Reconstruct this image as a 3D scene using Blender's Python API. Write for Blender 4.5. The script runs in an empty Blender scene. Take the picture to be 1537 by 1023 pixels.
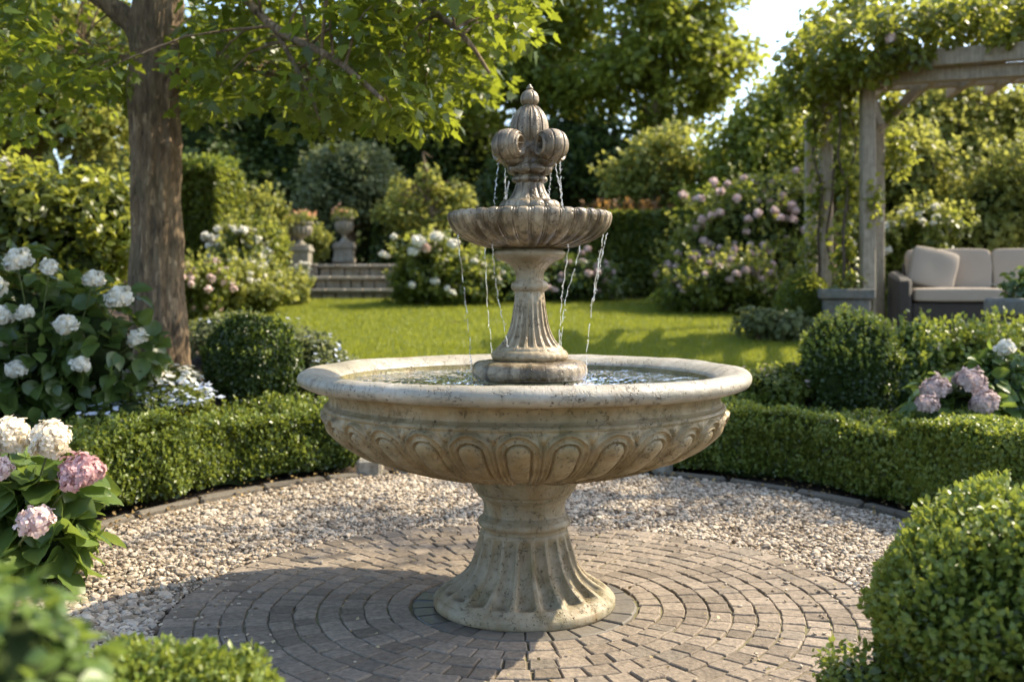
import bpy, math, random
import numpy as np
from mathutils import Vector

# ------------------------------------------------------------------ camera, sky, sun, exposure
S = bpy.context.scene
F, YH, CX, CAMH = 1550.0, 436.0, 768.5, 1.2        # focal length and horizon of the photograph (1537 x 1023 px)
D = 3.97                                           # distance to the fountain axis
cam_d = bpy.data.cameras.new('camera'); cam = bpy.data.objects.new('camera', cam_d)
S.collection.objects.link(cam); S.camera = cam
cam.location = (0, 0, CAMH); cam.rotation_euler = (math.radians(90), 0, 0)
cam_d.sensor_width = 36; cam_d.lens = F / 1537 * 36
cam_d.shift_y = (YH - 511.5) / 1537
cam_d.clip_start = .05; cam_d.clip_end = 600
cam_d.dof.use_dof = True; cam_d.dof.focus_distance = 3.75; cam_d.dof.aperture_fstop = 2.3
cam_d.dof.aperture_blades = 0

SUN_EL, SUN_AZ = math.radians(43), math.radians(68)   # azimuth clockwise from the view direction
W = bpy.data.worlds.new('World'); S.world = W; W.use_nodes = True
wn = W.node_tree; bg = wn.nodes['Background']
sky = wn.nodes.new('ShaderNodeTexSky'); sky.sky_type = 'NISHITA'; sky.sun_disc = False
sky.sun_elevation = SUN_EL; sky.sun_rotation = SUN_AZ; sky.air_density = 1.0; sky.dust_density = 1.8; sky.ozone_density = 1.0
wn.links.new(sky.outputs[0], bg.inputs[0]); bg.inputs[1].default_value = 0.148
sd = bpy.data.lights.new('sun', 'SUN'); so = bpy.data.objects.new('sun', sd); S.collection.objects.link(so)
sd.energy = 3.4; sd.angle = math.radians(.55); sd.color = (1, .87, .66)
sdir = Vector((math.sin(SUN_AZ) * math.cos(SUN_EL), math.cos(SUN_AZ) * math.cos(SUN_EL), math.sin(SUN_EL)))
so.rotation_euler = (-sdir).to_track_quat('-Z', 'Y').to_euler(); so.location = (8, 6, 12)
S.view_settings.view_transform = 'Standard'; S.view_settings.look = 'None'
S.view_settings.exposure = 1.55; S.view_settings.gamma = 1.0
S.render.engine = 'CYCLES'
c = S.cycles
c.use_denoising = True; c.max_bounces = 7; c.diffuse_bounces = 3; c.glossy_bounces = 3; c.transmission_bounces = 5
c.transparent_max_bounces = 8; c.caustics_reflective = False; c.caustics_refractive = False; c.sample_clamp_indirect = 6
c.use_adaptive_sampling = True; c.adaptive_threshold = .012

COL = S.collection
rng = np.random.default_rng(11); random.seed(5)
R = math.radians
def at(px, py, Y): return np.array([(px - CX) * Y / F, Y, CAMH - (py - YH) * Y / F])
FX = at(787, 0, D)[0]; EA, EB = 2.36, 3.05          # fountain axis and the ellipse of the gravel
def sstep(a, b, x): t = np.clip((x - a) / (b - a), 0, 1); return t * t * (3 - 2 * t)
def ell(x, y): return np.sqrt(((x - FX) / EA) ** 2 + ((y - D) / EB) ** 2)
def ground(x, y):
    x = np.asarray(x, float); y = np.asarray(y, float)
    base = np.clip(.08 * (y - 1.75), 0, 1.06)
    base = base + .53 * sstep(15.6, 16.3, y)
    z = base * sstep(1.10, 1.65, ell(x, y))
    m = sstep(2.7, 3.1, x) * sstep(9.3, 9.6, y) * (1 - sstep(13.6, 14.4, y))
    return z * (1 - m) + .685 * m - .03

# ------------------------------------------------------------------ mesh helpers
def mesh(name, V, polys, mats, midx=None, smooth=True):
    """V (n,3); polys: list of int arrays (k, corners)."""
    me = bpy.data.meshes.new(name); V = np.asarray(V, np.float32)
    polys = [np.asarray(p, np.int32) for p in polys if len(p)]
    me.vertices.add(len(V)); me.vertices.foreach_set('co', V.ravel())
    loops = np.concatenate([p.ravel() for p in polys])
    tot = np.concatenate([np.full(len(p), p.shape[1], np.int32) for p in polys])
    st = np.concatenate([[0], np.cumsum(tot)[:-1]]).astype(np.int32)
    me.loops.add(len(loops)); me.loops.foreach_set('vertex_index', loops)
    me.polygons.add(len(tot)); me.polygons.foreach_set('loop_start', st); me.polygons.foreach_set('loop_total', tot)
    for m in (mats if isinstance(mats, (list, tuple)) else [mats]): me.materials.append(m)
    if midx is not None: me.polygons.foreach_set('material_index', np.asarray(midx, np.int32))
    me.polygons.foreach_set('use_smooth', np.full(len(tot), bool(smooth)))
    me.update(calc_edges=True)
    return me
class MB:
    """collects pieces (verts, polys, material slot, smooth) and links them as one mesh object"""
    def __init__(s): s.V = []; s.P = []; s.M = []; s.n = 0
    def add(s, V, polys, m=0):
        V = np.asarray(V, float).reshape(-1, 3); s.V.append(V)
        for p in polys:
            p = np.asarray(p, np.int64)
            if len(p): s.P.append(p + s.n); s.M.append(np.full(len(p), m))
        s.n += len(V); return s
    def build(s, name, mats, parent=None, loc=None, smooth=True):
        me = mesh(name, np.concatenate(s.V), s.P, mats, np.concatenate(s.M), smooth)
        return link(name, me, parent, loc)
def link(name, me, parent=None, loc=None):
    o = bpy.data.objects.new(name, me); COL.objects.link(o)
    if parent: o.parent = parent
    if loc is not None: o.location = loc
    return o
def tag(o, label, cat, group=None, kind=None):
    o['label'] = label; o['category'] = cat
    if group: o['group'] = group
    if kind: o['kind'] = kind
    return o
def structure(o): o['kind'] = 'structure'; return o
def thing(name, label, cat, loc=(0, 0, 0), group=None):
    o = bpy.data.objects.new(name, None); COL.objects.link(o); o.location = tuple(float(v) for v in loc)
    o.empty_display_size = .1
    return tag(o, label, cat, group)
def off(V, root): return np.asarray(V) - np.array(root.location)

def box(cx, cy, cz, sx, sy, sz, bev=.006, rz=0):
    """bevelled box, 24 verts"""
    V = []; b = bev; hx, hy, hz = sx / 2, sy / 2, sz / 2
    F6 = []
    base = [(-1, -1, -1), (1, -1, -1), (1, 1, -1), (-1, 1, -1), (-1, -1, 1), (1, -1, 1), (1, 1, 1), (-1, 1, 1)]
    idx = {}
    for k, (x, y, z) in enumerate(base):
        for ax in range(3):
            p = [x * (hx - b), y * (hy - b), z * (hz - b)]; p[ax] = (x, y, z)[ax] * (hx, hy, hz)[ax]
            idx[(k, ax)] = len(V); V.append(p)
    q = []; t = []
    faces = [(0, 3, 2, 1, 2), (4, 5, 6, 7, 2), (0, 1, 5, 4, 1), (2, 3, 7, 6, 1), (1, 2, 6, 5, 0), (0, 4, 7, 3, 0)]
    for a, b_, c_, d, ax in faces: q.append([idx[(a, ax)], idx[(b_, ax)], idx[(c_, ax)], idx[(d, ax)]])
    edges = [(0, 1, 1, 2), (1, 2, 0, 2), (2, 3, 1, 2), (3, 0, 0, 2), (4, 5, 1, 2), (5, 6, 0, 2), (6, 7, 1, 2), (7, 4, 0, 2),
             (0, 4, 0, 1), (1, 5, 0, 1), (2, 6, 0, 1), (3, 7, 0, 1)]
    for a, b_, p, r in edges: q.append([idx[(a, p)], idx[(b_, p)], idx[(b_, r)], idx[(a, r)]])
    for k in range(8): t.append([idx[(k, 0)], idx[(k, 1)], idx[(k, 2)]])
    V = np.array(V); cr, sr = math.cos(rz), math.sin(rz)
    V = np.stack([V[:, 0] * cr - V[:, 1] * sr + cx, V[:, 0] * sr + V[:, 1] * cr + cy, V[:, 2] + cz], 1)
    return V, [np.array(q), np.array(t)]
def beam(p0, p1, w, h, bev=.006):
    """bevelled beam between two points, w across and h high"""
    p0 = np.array(p0, float); p1 = np.array(p1, float); d = p1 - p0; L = np.linalg.norm(d); x = d / L
    up = np.array([0, 0, 1.]) if abs(x[2]) < .95 else np.array([0, 1., 0])
    y = np.cross(up, x); y /= np.linalg.norm(y); z = np.cross(x, y)
    V, P = box(0, 0, 0, L, w, h, bev)
    return (p0 + p1) / 2 + V[:, :1] * x + V[:, 1:2] * y + V[:, 2:] * z, P
def tube(pts, rad, n=8, cap=True, bump=None):
    pts = np.asarray(pts, float); k = len(pts); rad = np.broadcast_to(np.asarray(rad, float), (k,))
    T = np.gradient(pts, axis=0); T /= np.linalg.norm(T, axis=1)[:, None] + 1e-9
    ref = np.array([0, 1., 0]) if abs(T[:, 1]).mean() < .8 else np.array([1., 0, 0])
    A = np.cross(T, ref); A /= np.linalg.norm(A, axis=1)[:, None] + 1e-9; B = np.cross(T, A)
    th = np.linspace(0, 2 * math.pi, n, endpoint=False)
    rr = rad[:, None] * np.ones(n)
    if bump is not None: rr = rr * (1 + bump(th[None, :], np.arange(k)[:, None] / max(k - 1, 1)))
    V = pts[:, None, :] + rr[..., None] * (np.cos(th)[None, :, None] * A[:, None, :] + np.sin(th)[None, :, None] * B[:, None, :])
    i = np.arange(k - 1)[:, None] * n; j = np.arange(n)[None, :]; j2 = (j + 1) % n
    q = np.stack([i + j, i + n + j, i + n + j2, i + j2], -1).reshape(-1, 4)
    V = V.reshape(-1, 3); polys = [q]
    if cap:
        V = np.concatenate([V, pts[:1], pts[-1:]]); a, b = len(V) - 2, len(V) - 1; j = np.arange(n)
        polys.append(np.stack([np.full(n, a), j, (j + 1) % n], 1))
        polys.append(np.stack([np.full(n, b), (k - 1) * n + (j + 1) % n, (k - 1) * n + j], 1))
    return V, polys
def spline(P, n):
    P = np.asarray(P, float); k = len(P); t = np.linspace(0, k - 1, n); i = np.clip(t.astype(int), 0, k - 2); u = (t - i)[:, None]
    p0 = P[np.clip(i - 1, 0, k - 1)]; p1 = P[i]; p2 = P[i + 1]; p3 = P[np.clip(i + 2, 0, k - 1)]
    return .5 * (2 * p1 + (p2 - p0) * u + (2 * p0 - 5 * p1 + 4 * p2 - p3) * u ** 2 + (3 * p1 - p0 - 3 * p2 + p3) * u ** 3)
def densify(prof, step):
    out = []
    for (a, b) in zip(prof[:-1], prof[1:]):
        a = np.array(a, float); b = np.array(b, float); m = max(1, int(np.linalg.norm(b - a) / step))
        out += [a + (b - a) * i / m for i in range(m)]
    out.append(np.array(prof[-1], float)); return np.array(out)
def lathe(prof, n, disp=None, center=(0, 0, 0), close=False):
    """prof (k,2) of r,z from bottom to top; disp(theta, arclength, r, z) moves along the profile normal"""
    prof = np.asarray(prof, float); k = len(prof)
    T = np.gradient(prof, axis=0); T /= np.linalg.norm(T, axis=1)[:, None] + 1e-9
    N = np.stack([T[:, 1], -T[:, 0]], 1)
    s = np.concatenate([[0], np.cumsum(np.linalg.norm(np.diff(prof, axis=0), axis=1))])
    th = np.linspace(0, 2 * math.pi, n, endpoint=False)
    r = prof[:, :1] * np.ones((1, n)); z = prof[:, 1:] * np.ones((1, n))
    if disp is not None:
        d = disp(th[None, :] * np.ones((k, 1)), s[:, None] * np.ones((1, n)), r, z)
        r = r + N[:, :1] * d; z = z + N[:, 1:] * d
    V = np.stack([r * np.sin(th), -r * np.cos(th), z], -1).reshape(-1, 3) + np.array(center)   # theta 0 faces the camera
    i = np.arange(k - 1)[:, None] * n; j = np.arange(n)[None, :]; j2 = (j + 1) % n
    q = np.stack([i + j, i + j2, i + n + j2, i + n + j], -1).reshape(-1, 4)
    return V, [q]
_nc = {}
def snoise(P, seed, k=7):
    if (seed, k) not in _nc:
        g = np.random.default_rng(seed); _nc[(seed, k)] = (g.normal(size=(k, 3)), g.uniform(0, 6.28, k))
    w, f = _nc[(seed, k)]
    return np.sin(np.asarray(P) @ w.T + f).sum(-1) / math.sqrt(k)
def unit(v): return v / (np.linalg.norm(v, axis=-1, keepdims=True) + 1e-9)
def rdir(n, g=None): return unit((g or rng).normal(size=(n, 3)))

# ------------------------------------------------------------------ leaves
L4 = (np.array([(0, 0, 0), (.34, .5, .10), (0, 1, -.05), (-.34, .5, .10)]), [np.array([(0, 1, 2), (0, 2, 3)])])
L4W = (np.array([(0, 0, 0), (.46, .5, .12), (0, 1, -.08), (-.46, .5, .12)]), [np.array([(0, 1, 2), (0, 2, 3)])])
L8 = (np.array([(0, 0, 0), (.26, .22, .07), (.34, .55, .06), (.16, .85, -.03), (0, 1.05, -.14), (-.16, .85, -.03), (-.34, .55, .06), (-.26, .22, .07),
                (0, .25, 0), (0, .55, -.02), (0, .82, -.08)]),
      [np.array([(0, 1, 8, 7), (8, 1, 2, 9), (7, 8, 9, 6), (9, 2, 3, 10), (6, 9, 10, 5)]), np.array([(10, 3, 4), (10, 4, 5)])])
_mp = [(0, 0), (.15, .03), (.40, .08), (.27, .20), (.50, .44), (.27, .46), (.21, .70), (0, 1.1)]
_mp = _mp + [(-x, y) for x, y in _mp[-2:0:-1]]
MAPLE = (np.array([(0, .32, 0)] + [(x, y, .10 * abs(x) - .12 * max(0, y - .4)) for x, y in _mp]),
         [np.array([(0, 1 + i, 1 + (i + 1) % len(_mp)) for i in range(len(_mp))])])
PETAL = (np.array([(0, 0, 0), (.30, .26, .04), (.46, .56, .09), (.34, .88, .10), (0, 1.0, .07), (-.34, .88, .10), (-.46, .56, .09), (-.30, .26, .04)]), [np.array([(0, 1, 2), (0, 2, 3), (0, 3, 4), (0, 4, 5), (0, 5, 6), (0, 6, 7)])])
BLADE = (np.array([(-.09, 0, 0), (.09, 0, 0), (0, 1, .12)]), [np.array([(0, 1, 2)])])
def leaves(T, P, N, Dr, size):
    tv, tf = T; n = len(P); size = np.broadcast_to(np.asarray(size, float), (n,))
    N = unit(N); Y = unit(Dr - (Dr * N).sum(1, keepdims=True) * N); X = np.cross(Y, N)
    V = P[:, None, :] + size[:, None, None] * (tv[None, :, 0:1] * X[:, None] + tv[None, :, 1:2] * Y[:, None] + tv[None, :, 2:3] * N[:, None])
    m = len(tv); o = (np.arange(n) * m)[:, None, None]
    return V.reshape(-1, 3), [(f[None] + o).reshape(-1, f.shape[1]) for f in tf]
_u, _v = np.meshgrid(np.linspace(-1, 1, 5), np.linspace(0, 1, 10)); _w = .40 * np.sin(math.pi * np.clip(_v, .004, .996) ** .82) ** .85 * (1 + .05 * np.cos(_v * 60) * (np.abs(_u) > .9))
LB = (np.stack([_u * _w, _v * 1.05, .26 * np.abs(_u) * _w - .20 * _v ** 2 + .016 * np.cos(_v * 34 - np.abs(_u) * 5) * np.abs(_u)], -1).reshape(-1, 3),
      [np.array([(r * 5 + c_, r * 5 + c_ + 1, (r + 1) * 5 + c_ + 1, (r + 1) * 5 + c_) for r in range(9) for c_ in range(4)])])
UP = np.array([0, 0, 1.])

# ------------------------------------------------------------------ materials
class NB:
    def __init__(s, name):
        s.m = bpy.data.materials.new(name); s.m.use_nodes = True; s.t = s.m.node_tree; s.t.nodes.clear()
        s.out = s.n('OutputMaterial')
    def n(s, typ, **kw):
        nd = s.t.nodes.new('ShaderNode' + typ)
        for k, v in kw.items():
            if k.startswith('i_'): s.set(nd, k[2:], v)
            else: setattr(nd, k, v)
        return nd
    def set(s, nd, key, v):
        sock = nd.inputs[int(key)] if key.isdigit() else nd.inputs[key.replace('_', ' ')]
        if isinstance(v, bpy.types.NodeSocket): s.t.links.new(v, sock)
        elif isinstance(v, bpy.types.Node): s.t.links.new(v.outputs[0], sock)
        else:
            if sock.type == 'RGBA' and len(v) == 3: v = (*v, 1)
            sock.default_value = v
    def co(s, kind='Object', scale=(1, 1, 1)):
        tc = s.n('TexCoord'); mp = s.n('Mapping', i_Scale=scale); s.t.links.new(tc.outputs[kind], mp.inputs[0]); return mp
    def noise(s, co, scale, detail=5, rough=.55): return s.n('TexNoise', i_Vector=co, i_Scale=scale, i_Detail=detail, i_Roughness=rough)
    def ramp(s, fac, stops):
        r = s.n('ValToRGB', i_0=fac); e = r.color_ramp.elements
        while len(e) < len(stops): e.new(.5)
        for q, (p, cl) in zip(e, stops): q.position = p; q.color = (*cl, 1) if len(cl) == 3 else cl
        return r
    def mix(s, f, a, b, mode='MIX'):
        m = s.n('MixRGB', blend_type=mode); s.set(m, '0', f); s.set(m, '1', a); s.set(m, '2', b); return m
    def math(s, op, a, b=0.0): m = s.n('Math', operation=op); s.set(m, '0', a); s.set(m, '1', b); return m
    def bump(s, h, st=.3, dist=.01, nrm=None):
        b = s.n('Bump', i_Strength=st, i_Distance=dist, i_Height=h)
        if nrm is not None: s.set(b, 'Normal', nrm)
        return b
    def done(s, sh): s.t.links.new(sh.outputs[0], s.out.inputs[0]); return s.m
def leaf_mat(name, dark, light, trans=(.2, .3, .04), tw=.3, rough=.38, spec=.5, clump=1.2):
    b = NB(name); g = b.n('NewGeometry'); rnd = g.outputs['Random Per Island']
    nz = b.noise(b.co('Object'), clump, 3)
    f = b.math('ADD', b.math('MULTIPLY', rnd, .6), b.math('MULTIPLY', b.ramp(nz.outputs[0], [(.3, (0, 0, 0)), (.7, (1, 1, 1))]), .4))
    colr = b.ramp(f, [(0, dark), (1, light)])
    p = b.n('BsdfPrincipled', i_Base_Color=colr, i_Roughness=rough); p.inputs['Specular IOR Level'].default_value = spec
    tc = b.mix(.75, colr, trans); t = b.n('BsdfTranslucent', i_Color=tc)
    return b.done(b.n('MixShader', i_0=tw, i_1=p, i_2=t))
def flat_mat(name, a, b_, rough=.7, scale=20, bump=.2, dist=.004, spec=.3):
    b = NB(name); nz = b.noise(b.co(), scale, 5)
    p = b.n('BsdfPrincipled', i_Base_Color=b.ramp(nz.outputs[0], [(.3, a), (.7, b_)]), i_Roughness=rough, i_Normal=b.bump(nz.outputs[0], bump, dist))
    p.inputs['Specular IOR Level'].default_value = spec
    return b.done(p)
def petal_mat(name, a, b_, tw=.35):
    b = NB(name); g = b.n('NewGeometry'); colr = b.ramp(g.outputs['Random Per Island'], [(0, a), (1, b_)])
    p = b.n('BsdfPrincipled', i_Base_Color=colr, i_Roughness=.6); p.inputs['Specular IOR Level'].default_value = .2
    return b.done(b.n('MixShader', i_0=tw, i_1=p, i_2=b.n('BsdfTranslucent', i_Color=colr)))
def stone_mat(name, cols, stain=(.20, .125, .045), st_amt=.5, moss=0., rough=(.5, .85), spec=.4, pit=1., streak=1., sr=(.45, .66)):
    b = NB(name); co = b.co()
    n1 = b.noise(co, 3.2, 8, .62); n2 = b.noise(co, 17, 6, .65); n3 = b.noise(co, 75, 4, .6)
    cr = b.ramp(n1.outputs[0], [(.28, cols[0]), (.5, cols[1]), (.72, cols[2])])
    cr = b.mix(b.ramp(n2.outputs[0], [(.42, (0, 0, 0)), (.68, (.55, .55, .55))]), cr, cols[0])
    sk = b.noise(b.co('Object', (9, 9, 1.3)), 1.6, 6, .6)
    cr = b.mix(b.math('MULTIPLY', b.ramp(sk.outputs[0], [(sr[0], (0, 0, 0)), (sr[1], (1, 1, 1))]), st_amt * streak), cr, stain)
    st = b.noise(co, 6.3, 7, .7)
    cr = b.mix(b.math('MULTIPLY', b.ramp(st.outputs[0], [(.5, (0, 0, 0)), (.7, (1, 1, 1))]), st_amt), cr, stain)
    if moss:
        ms = b.noise(co, 4.1, 7, .7)
        cr = b.mix(b.math('MULTIPLY', b.ramp(ms.outputs[0], [(.47, (0, 0, 0)), (.68, (1, 1, 1))]), moss), cr, (.075, .085, .022))
    vo = b.n('TexVoronoi', i_Vector=co, i_Scale=62.0, i_Randomness=1.0)
    pm = b.math('MULTIPLY', b.ramp(vo.outputs[0], [(.10, (1, 1, 1)), (.20, (0, 0, 0))]), b.ramp(n2.outputs[0], [(.42, (0, 0, 0)), (.48, (1, 1, 1))]))
    ck = b.n('TexVoronoi', i_Vector=b.mix(.16, co, n2.outputs[1], 'ADD'), i_Scale=9.0); ck.feature = 'DISTANCE_TO_EDGE'
    cm = b.math('MULTIPLY', b.ramp(ck.outputs[0], [(.0, (1, 1, 1)), (.018, (0, 0, 0))]), b.ramp(n1.outputs[0], [(.52, (0, 0, 0)), (.6, (.6, .6, .6))]))
    v2 = b.n('TexVoronoi', i_Vector=co, i_Scale=27.0, i_Randomness=1.0)
    pm2 = b.math('MULTIPLY', b.ramp(v2.outputs[0], [(.07, (1, 1, 1)), (.15, (0, 0, 0))]), b.ramp(n1.outputs[0], [(.46, (0, 0, 0)), (.52, (1, 1, 1))]))
    sq = b.noise(co, 21, 3, .5); ln = b.math('ABSOLUTE', b.math('SUBTRACT', sq.outputs[0], .5)); lm = b.math('MULTIPLY', b.ramp(ln, [(.004, (1, 1, 1)), (.013, (0, 0, 0))]), b.ramp(n2.outputs[0], [(.47, (0, 0, 0)), (.56, (.8, .8, .8))]))
    dk = b.math('MAXIMUM', b.math('MAXIMUM', pm, cm), b.math('MAXIMUM', pm2, lm))
    cr = b.mix(b.math('MULTIPLY', dk, .75 * pit), cr, (.05, .036, .02))
    h = b.math('SUBTRACT', b.math('ADD', b.math('MULTIPLY', n3.outputs[0], .35), b.math('MULTIPLY', n2.outputs[0], .8)), b.math('MULTIPLY', dk, .8))
    ro = b.n('MapRange', i_0=n2.outputs[0], i_1=.3, i_2=.7, i_3=rough[0], i_4=rough[1])
    p = b.n('BsdfPrincipled', i_Base_Color=cr, i_Roughness=ro.outputs[0], i_Normal=b.bump(h, .65, .008))
    p.inputs['Specular IOR Level'].default_value = spec
    return b.done(p)
M = {}
M['box'] = leaf_mat('box_leaf', (.026, .046, .008), (.115, .150, .022), (.30, .36, .03), .26, .34, .5, 3)
M['boxball'] = leaf_mat('box_ball_leaf', (.020, .040, .009), (.065, .095, .017), (.18, .26, .03), .2, .36, .45, 3)
M['boxtip'] = leaf_mat('box_young_leaf', (.10, .15, .02), (.20, .24, .05), (.4, .45, .06), .35, .4, .4, 3)
M['maple'] = leaf_mat('maple_leaf', (.026, .058, .008), (.085, .125, .014), (.44, .50, .04), .42, .40, .45, .8)
M['hyd'] = leaf_mat('hydrangea_leaf', (.055, .100, .022), (.140, .200, .045), (.40, .52, .08), .30, .36, .5, 3)
M['peony'] = leaf_mat('white_shrub_leaf', (.034, .070, .016), (.095, .140, .032), (.28, .38, .06), .30, .33, .55, 2)
M['mid'] = leaf_mat('garden_shrub_leaf', (.042, .072, .013), (.155, .180, .030), (.46, .50, .07), .40, .42, .4, 1.2)
M['dark'] = leaf_mat('evergreen_leaf', (.026, .048, .013), (.090, .125, .028), (.24, .32, .05), .28, .45, .3, .6)
M['tree'] = leaf_mat('tree_leaf', (.050, .085, .013), (.180, .205, .030), (.58, .62, .08), .46, .45, .35, .5)
M['lime'] = leaf_mat('lime_leaf', (.085, .110, .020), (.240, .250, .058), (.58, .58, .12), .42, .5, .3, .8)
M['grey'] = leaf_mat('greyish_leaf', (.075, .098, .040), (.190, .205, .095), (.40, .44, .14), .34, .5, .3, .8)
M['pale'] = leaf_mat('silver_leaf', (.10, .13, .10), (.24, .28, .24), (.3, .36, .22), .25, .5, .3, 2)
M['vine'] = leaf_mat('climber_leaf', (.032, .064, .012), (.155, .180, .028), (.58, .60, .08), .44, .36, .5, 1.5)
M['redtip'] = leaf_mat('red_tip_leaf', (.12, .06, .02), (.26, .14, .05), (.5, .28, .08), .4, .5, .3, 2)
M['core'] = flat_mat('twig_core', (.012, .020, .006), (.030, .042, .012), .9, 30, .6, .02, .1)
M['stem'] = flat_mat('green_stem', (.06, .09, .025), (.12, .13, .05), .6, 30)
M['twig'] = flat_mat('brown_twig', (.045, .03, .018), (.11, .08, .05), .8, 30)
M['white'] = petal_mat('white_petal', (.72, .69, .58), (.90, .88, .80))
M['cream'] = petal_mat('cream_petal', (.78, .68, .50), (.92, .86, .74))
M['pink'] = petal_mat('pink_petal', (.50, .27, .27), (.76, .52, .50))
M['blush'] = petal_mat('blush_petal', (.66, .47, .45), (.84, .71, .65))
M['mauve'] = petal_mat('mauve_petal', (.42, .31, .29), (.72, .58, .53))
M['blue'] = petal_mat('pale_blue_petal', (.42, .50, .66), (.76, .80, .88))
M['orange'] = petal_mat('orange_petal', (.60, .28, .12), (.78, .50, .32))
M['yellow'] = petal_mat('yellow_heart', (.70, .52, .10), (.80, .66, .25))
def bark_mat():
    b = NB('tree_bark'); co = b.co('Object', (1, 1, .22)); n1 = b.noise(co, 26, 8, .65); n2 = b.noise(b.co(), 2.2, 5); w = b.n('TexVoronoi', i_Vector=b.mix(.25, co, n1.outputs[1], 'ADD'), i_Scale=17.0); w.feature = 'DISTANCE_TO_EDGE'
    cr = b.ramp(n1.outputs[0], [(.3, (.085, .056, .030)), (.55, (.38, .265, .155)), (.75, (.58, .43, .27))])
    cr = b.mix(b.ramp(n2.outputs[0], [(.5, (0, 0, 0)), (.7, (.45, .45, .45))]), cr, (.12, .12, .05))
    h = b.math('ADD', n1.outputs[0], b.math('MULTIPLY', b.ramp(w.outputs[0], [(0, (0, 0, 0)), (.25, (1, 1, 1))]), .9))
    p = b.n('BsdfPrincipled', i_Base_Color=cr, i_Roughness=.85, i_Normal=b.bump(h, .9, .02)); return b.done(p)
M['bark'] = bark_mat()
def wood_mat():
    b = NB('weathered_timber'); n1 = b.noise(b.co('Object', (6, 6, 6)), 3, 6); n2 = b.noise(b.co('Object', (40, 40, 2.5)), 1.5, 6)
    cr = b.mix(.5, b.ramp(n1.outputs[0], [(.3, (.20, .16, .11)), (.7, (.42, .35, .26))]), b.ramp(n2.outputs[0], [(.3, (.15, .12, .08)), (.7, (.46, .39, .29))]))
    return b.done(b.n('BsdfPrincipled', i_Base_Color=cr, i_Roughness=.8, i_Normal=b.bump(n2.outputs[0], .4, .006)))
M['wood'] = wood_mat()
M['rim'] = stone_mat('rim_stone', ((.22, .20, .15), (.39, .355, .28), (.53, .485, .405)), st_amt=.38, moss=.16, rough=(.28, .6), spec=.5, streak=.4, pit=1.2)
M['basin'] = stone_mat('basin_stone', ((.15, .115, .058), (.33, .26, .15), (.46, .385, .255)), st_amt=.65, moss=.36, rough=(.35, .7), streak=.8)  # stained tan stone, with warm bounce light under the bowl worked into its colour
M['foot'] = stone_mat('pedestal_stone', ((.18, .15, .095), (.33, .28, .19), (.46, .40, .30)), st_amt=.6, moss=.45, rough=(.45, .8))
M['column'] = stone_mat('column_stone', ((.20, .155, .09), (.38, .305, .195), (.52, .445, .32)), st_amt=.65, moss=.18, rough=(.25, .6), spec=.4)
M['wet'] = stone_mat('wet_stone', ((.15, .11, .065), (.40, .315, .20), (.64, .54, .39)), stain=(.055, .036, .016), st_amt=.85, moss=.15, rough=(.16, .5), spec=.42, sr=(.42, .58))
M['mossy'] = stone_mat('algae_stone', ((.11, .095, .03), (.22, .18, .06), (.32, .26, .11)), st_amt=.3, moss=.7, rough=(.2, .5))
M['old'] = stone_mat('garden_stone', ((.20, .18, .14), (.32, .29, .235), (.42, .39, .33)), st_amt=.3, moss=.25)
M['greystone'] = stone_mat('grey_planter_stone', ((.095, .095, .085), (.155, .155, .14), (.235, .23, .21)), st_amt=.2, moss=.25)
def isl_mat(name, stops, rough=.8, nscale=60, bstr=.5, bdist=.004, amt=.35, spec=.3):
    b = NB(name); g = b.n('NewGeometry'); n1 = b.noise(b.co(), nscale, 6, .6); n2 = b.noise(b.co(), 1.1, 3)
    cr = b.ramp(g.outputs['Random Per Island'], stops)
    cr = b.mix(amt, cr, b.ramp(n1.outputs[0], [(.3, (.25, .25, .25)), (.7, (.75, .75, .75))]), 'OVERLAY')
    cr = b.mix(.3, cr, b.ramp(n2.outputs[0], [(.3, (.3, .3, .3)), (.7, (.7, .7, .7))]), 'OVERLAY')
    p = b.n('BsdfPrincipled', i_Base_Color=cr, i_Roughness=rough, i_Normal=b.bump(n1.outputs[0], bstr, bdist)); p.inputs['Specular IOR Level'].default_value = spec
    return b.done(p)
M['sett'] = isl_mat('paving_sett', [(0, (.135, .108, .078)), (.2, (.175, .140, .102)), (.5, (.210, .170, .125)), (.85, (.245, .20, .15)), (1, (.140, .118, .09))], .8, 42, 1.0, .008, .6)
M['slate'] = isl_mat('slate_sett', [(0, (.10, .09, .072)), (1, (.16, .14, .11))], .6, 50)
M['wetsett'] = isl_mat('wet_slate', [(0, (.04, .042, .035)), (1, (.07, .068, .055))], .10, 50, .5, .006, .35, .6)
M['pebble'] = isl_mat('gravel_pebble', [(0, (.14, .10, .065)), (.25, (.28, .22, .15)), (.55, (.40, .33, .245)), (.85, (.52, .45, .35)), (1, (.22, .18, .14))], .75, 90, .3, .003)
M['kerb'] = isl_mat('kerb_stone', [(0, (.085, .072, .055)), (1, (.15, .13, .10))], .9, 40)
def joint_mat():
    b = NB('paving_joint'); n = b.noise(b.co(), 5, 7, .7); n2 = b.noise(b.co(), 70, 4)
    cr = b.ramp(n.outputs[0], [(.35, (.085, .068, .045)), (.52, (.14, .115, .065)), (.68, (.13, .135, .04))])
    return b.done(b.n('BsdfPrincipled', i_Base_Color=cr, i_Roughness=.95, i_Normal=b.bump(n2.outputs[0], .8, .006)))
M['joint'] = joint_mat()
M['gbase'] = flat_mat('gravel_bed', (.16, .125, .085), (.36, .29, .21), .9, 90, 1, .01)
M['soil'] = flat_mat('soil', (.022, .015, .009), (.075, .052, .032), .95, 28, 1, .03)
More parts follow.
